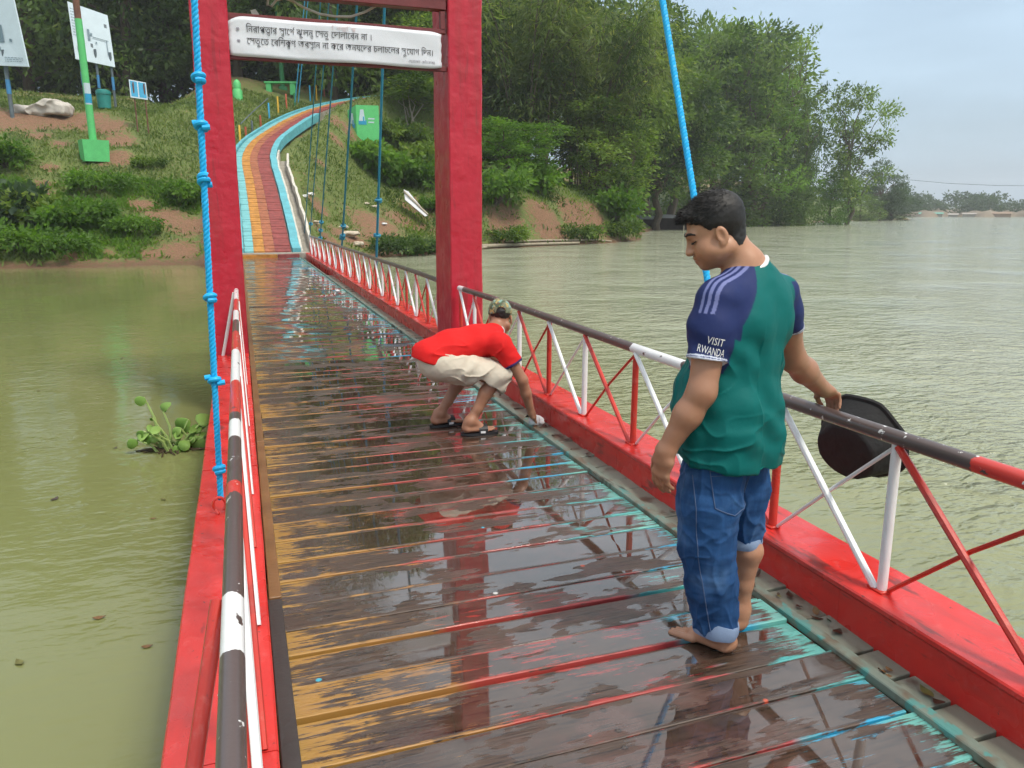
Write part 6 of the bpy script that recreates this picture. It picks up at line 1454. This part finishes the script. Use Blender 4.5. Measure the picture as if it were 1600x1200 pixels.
# water hyacinth and floating leaves
M_HYA = leaf_mat('hyacinth leaf', (.16, .30, .05), (.30, .46, .12), .3); M_HST = plain('hyacinth stalk', (.30, .42, .14), .5, .1, 10); M_ROOT = plain('dark floating roots', (.06, .04, .02), .9, .3, 6)
hy = thing('water_hyacinth', 'floating water hyacinth with green stalks beside the left girder', 'water plant', (-.68, 7.05, WATER)); rh = random.Random(3)
def hleaf(base, tip, r_, tilt, face):
    mb = MB(); mb.tube([base, (base[0]*.5+tip[0]*.5+.02, base[1]*.5+tip[1]*.5, base[2]*.4+tip[2]*.6), tip], [.013, .011, .007], 6); child(mb, 'stalk', M_HST, hy, True)
    mb = MB(); V = [tip]; n_ = 12; d_ = Vector(face).normalized(); a_ = d_.orthogonal().normalized(); b_ = d_.cross(a_)
    for i in range(n_): an = 2*math.pi*i/n_; V.append(Vector(tip)+(a_*math.cos(an)+b_*math.sin(an))*r_*(1+.22*math.cos(an)+.08*math.sin(3*an+tip[0]*40))*(1 if True else 1)+a_*r_*.8-d_*.012*math.cos(2*an))
    mb.add(V, [(0, 1+i, 1+(i+1) % n_) for i in range(n_)]); me = mb.mesh('leaf_blade', True)
    c_ = me.color_attributes.new('tint', 'FLOAT_COLOR', 'POINT')
    x_ = rh.random()
    for e_ in c_.data: e_.color = (x_, .3, .5, 1)
    o = mobj('leaf_blade', me, M_HYA, hy); sd_ = o.modifiers.new('s', 'SOLIDIFY'); sd_.thickness = .003
for (bx, by, tx, ty, tz, r_, face) in ((-.10, 0, -.20, .05, .47, .045, (.2, -.8, .6)), (-.02, .02, -.06, .05, .33, .05, (-.5, -.6, .6)), (.0, 0, .14, -.02, .26, .07, (-.3, -.9, .2)), (.03, -.02, .22, .0, .20, .075, (.1, -.6, .8)), (.02, -.05, .25, -.06, .10, .062, (.0, -1, .35)), (.05, .03, .34, .06, .22, .06, (.3, -.4, .9)), (.0, -.05, .17, -.03, .13, .05, (-.2, -.7, .7)), (.06, .0, .37, .0, .12, .055, (.4, -.8, .4)), (-.06, -.04, -.14, -.03, .30, .015, (0, -1, 0)), (-.03, -.06, -.09, -.06, .22, .012, (0, -1, 0)), (-.12, -.08, -.25, -.08, .12, .05, (-.4, -.5, .7)), (.06, -.07, .13, -.1, .09, .05, (0, -.8, .6))):
    hleaf((bx, by, .0), (tx, ty, tz), r_, 0, face)
for i in range(16):
    a_ = rh.uniform(-.4, 3.6); l_ = rh.uniform(.10, .34); bx_, by_ = rh.gauss(.02, .06), rh.gauss(-.02, .04); hleaf((bx_, by_, .0), (bx_+math.cos(a_)*l_*.9, by_-abs(math.sin(a_))*l_*.25, rh.uniform(.04, .22)), rh.uniform(.022, .045), 0, (rh.gauss(0, .5), -.7, rh.uniform(.2, .9)))
mb = MB()
for i in range(46):
    a = rh.uniform(0, 6.28); l_ = rh.uniform(.05, .28); x_, y_ = rh.gauss(-.02, .08), rh.gauss(-.03, .05); mb.tube([(x_, y_, .012), (x_+math.cos(a)*l_*.6, y_+math.sin(a)*l_*.35, .018), (x_+math.cos(a)*l_, y_+math.sin(a)*l_*.6, .004)], .006, 4)
o = child(mb, 'root_mat', M_ROOT, hy); o['kind'] = 'stuff'
M_DLEAF = plain('brown fallen leaf', (.16, .085, .03), .6, .3, 20); M_DLEAF2 = plain('olive fallen leaf', (.12, .12, .03), .6, .3, 20); M_DLEAF3 = plain('dark wet leaf', (.05, .03, .018), .4, .3, 20)
def leaf_flake(sz, seed):
    r_ = random.Random(seed); mb = MB(); V = []; n_ = 7
    for i in range(n_): f = i/(n_-1); w_ = math.sin(math.pi*min(1, f*1.02+.02))*.28*sz; cu = .10*sz*(f-.5)**2*4*r_.uniform(.3, 1.2); V += [((f-.5)*sz, -w_, cu+.02*sz), ((f-.5)*sz, 0, cu), ((f-.5)*sz, w_, cu+.025*sz)]
    F = []
    for i in range(n_-1): b = i*3; F += [(b, b+3, b+4, b+1), (b+1, b+4, b+5, b+2)]
    mb.add(V, F); return mb.mesh('fallen_leaf', True)
LFM = []
for i in range(3): me = leaf_flake(.075, i); me.materials.append((M_DLEAF, M_DLEAF2, M_DLEAF3)[i]); LFM.append(me)
for i, (u, v_) in enumerate(((240, 810), (255, 780), (85, 780), (230, 1010), (30, 1035), (180, 700), (155, 965), (60, 610), (190, 560))):
    q = at_z(u, v_, WATER+.004); o = bpy.data.objects.new('floating_leaf', LFM[i % 3]); COL.objects.link(o); o.location = q; o.rotation_euler = (0, 0, i*2.1); o.scale = (rh.uniform(.5, 1.0),)*3; tag(o, 'small dead leaf floating on the green water left of the bridge', 'leaf', 'dead leaves floating left of the bridge')
for i in range(46):
    y_ = rh.choice([rh.uniform(1.5, 3.4), rh.uniform(3.4, 9)]); x_ = rh.gauss(2.055, .03) if rh.random() < .8 else rh.uniform(1.95, 1.985); o = bpy.data.objects.new('fallen_leaf', LFM[rh.choice([0, 1, 2, 2])]); COL.objects.link(o); o.location = (min(x_, 2.09), y_, .002 if x_ > 1.995 else .027); o.rotation_euler = (rh.gauss(0, .35), rh.gauss(0, .35), rh.uniform(0, 6.3)); o.scale = (rh.uniform(.3, .9),)*3; tag(o, 'dead leaf lying in the gutter along the right girder', 'leaf', 'dead leaves in the right gutter')
o = crumple('plastic_scrap', at_z(527, 458, .003), .05, M_RAG, 90, .5); tag(o, 'small crumpled plastic scrap on the far deck beyond the bending man', 'litter')

# ------------------------------------------------------------ air over the lake
HZ = bpy.data.materials.new('haze air'); HZ.use_nodes = True; nt = HZ.node_tree; nt.nodes.clear(); ho = nt.nodes.new('ShaderNodeOutputMaterial'); pv = nt.nodes.new('ShaderNodeVolumePrincipled')
pv.inputs['Color'].default_value = (.93, .96, .99, 1); pv.inputs['Density'].default_value = .0007; pv.inputs['Anisotropy'].default_value = .2; nt.links.new(pv.outputs[0], ho.inputs['Volume'])
mb = MB(); mb.box((0, 0, 24.0), (2520, 2520, 60.0)); hz = mb.obj('haze', HZ); tag(hz, 'thin humid haze over the lake', kind='stuff')
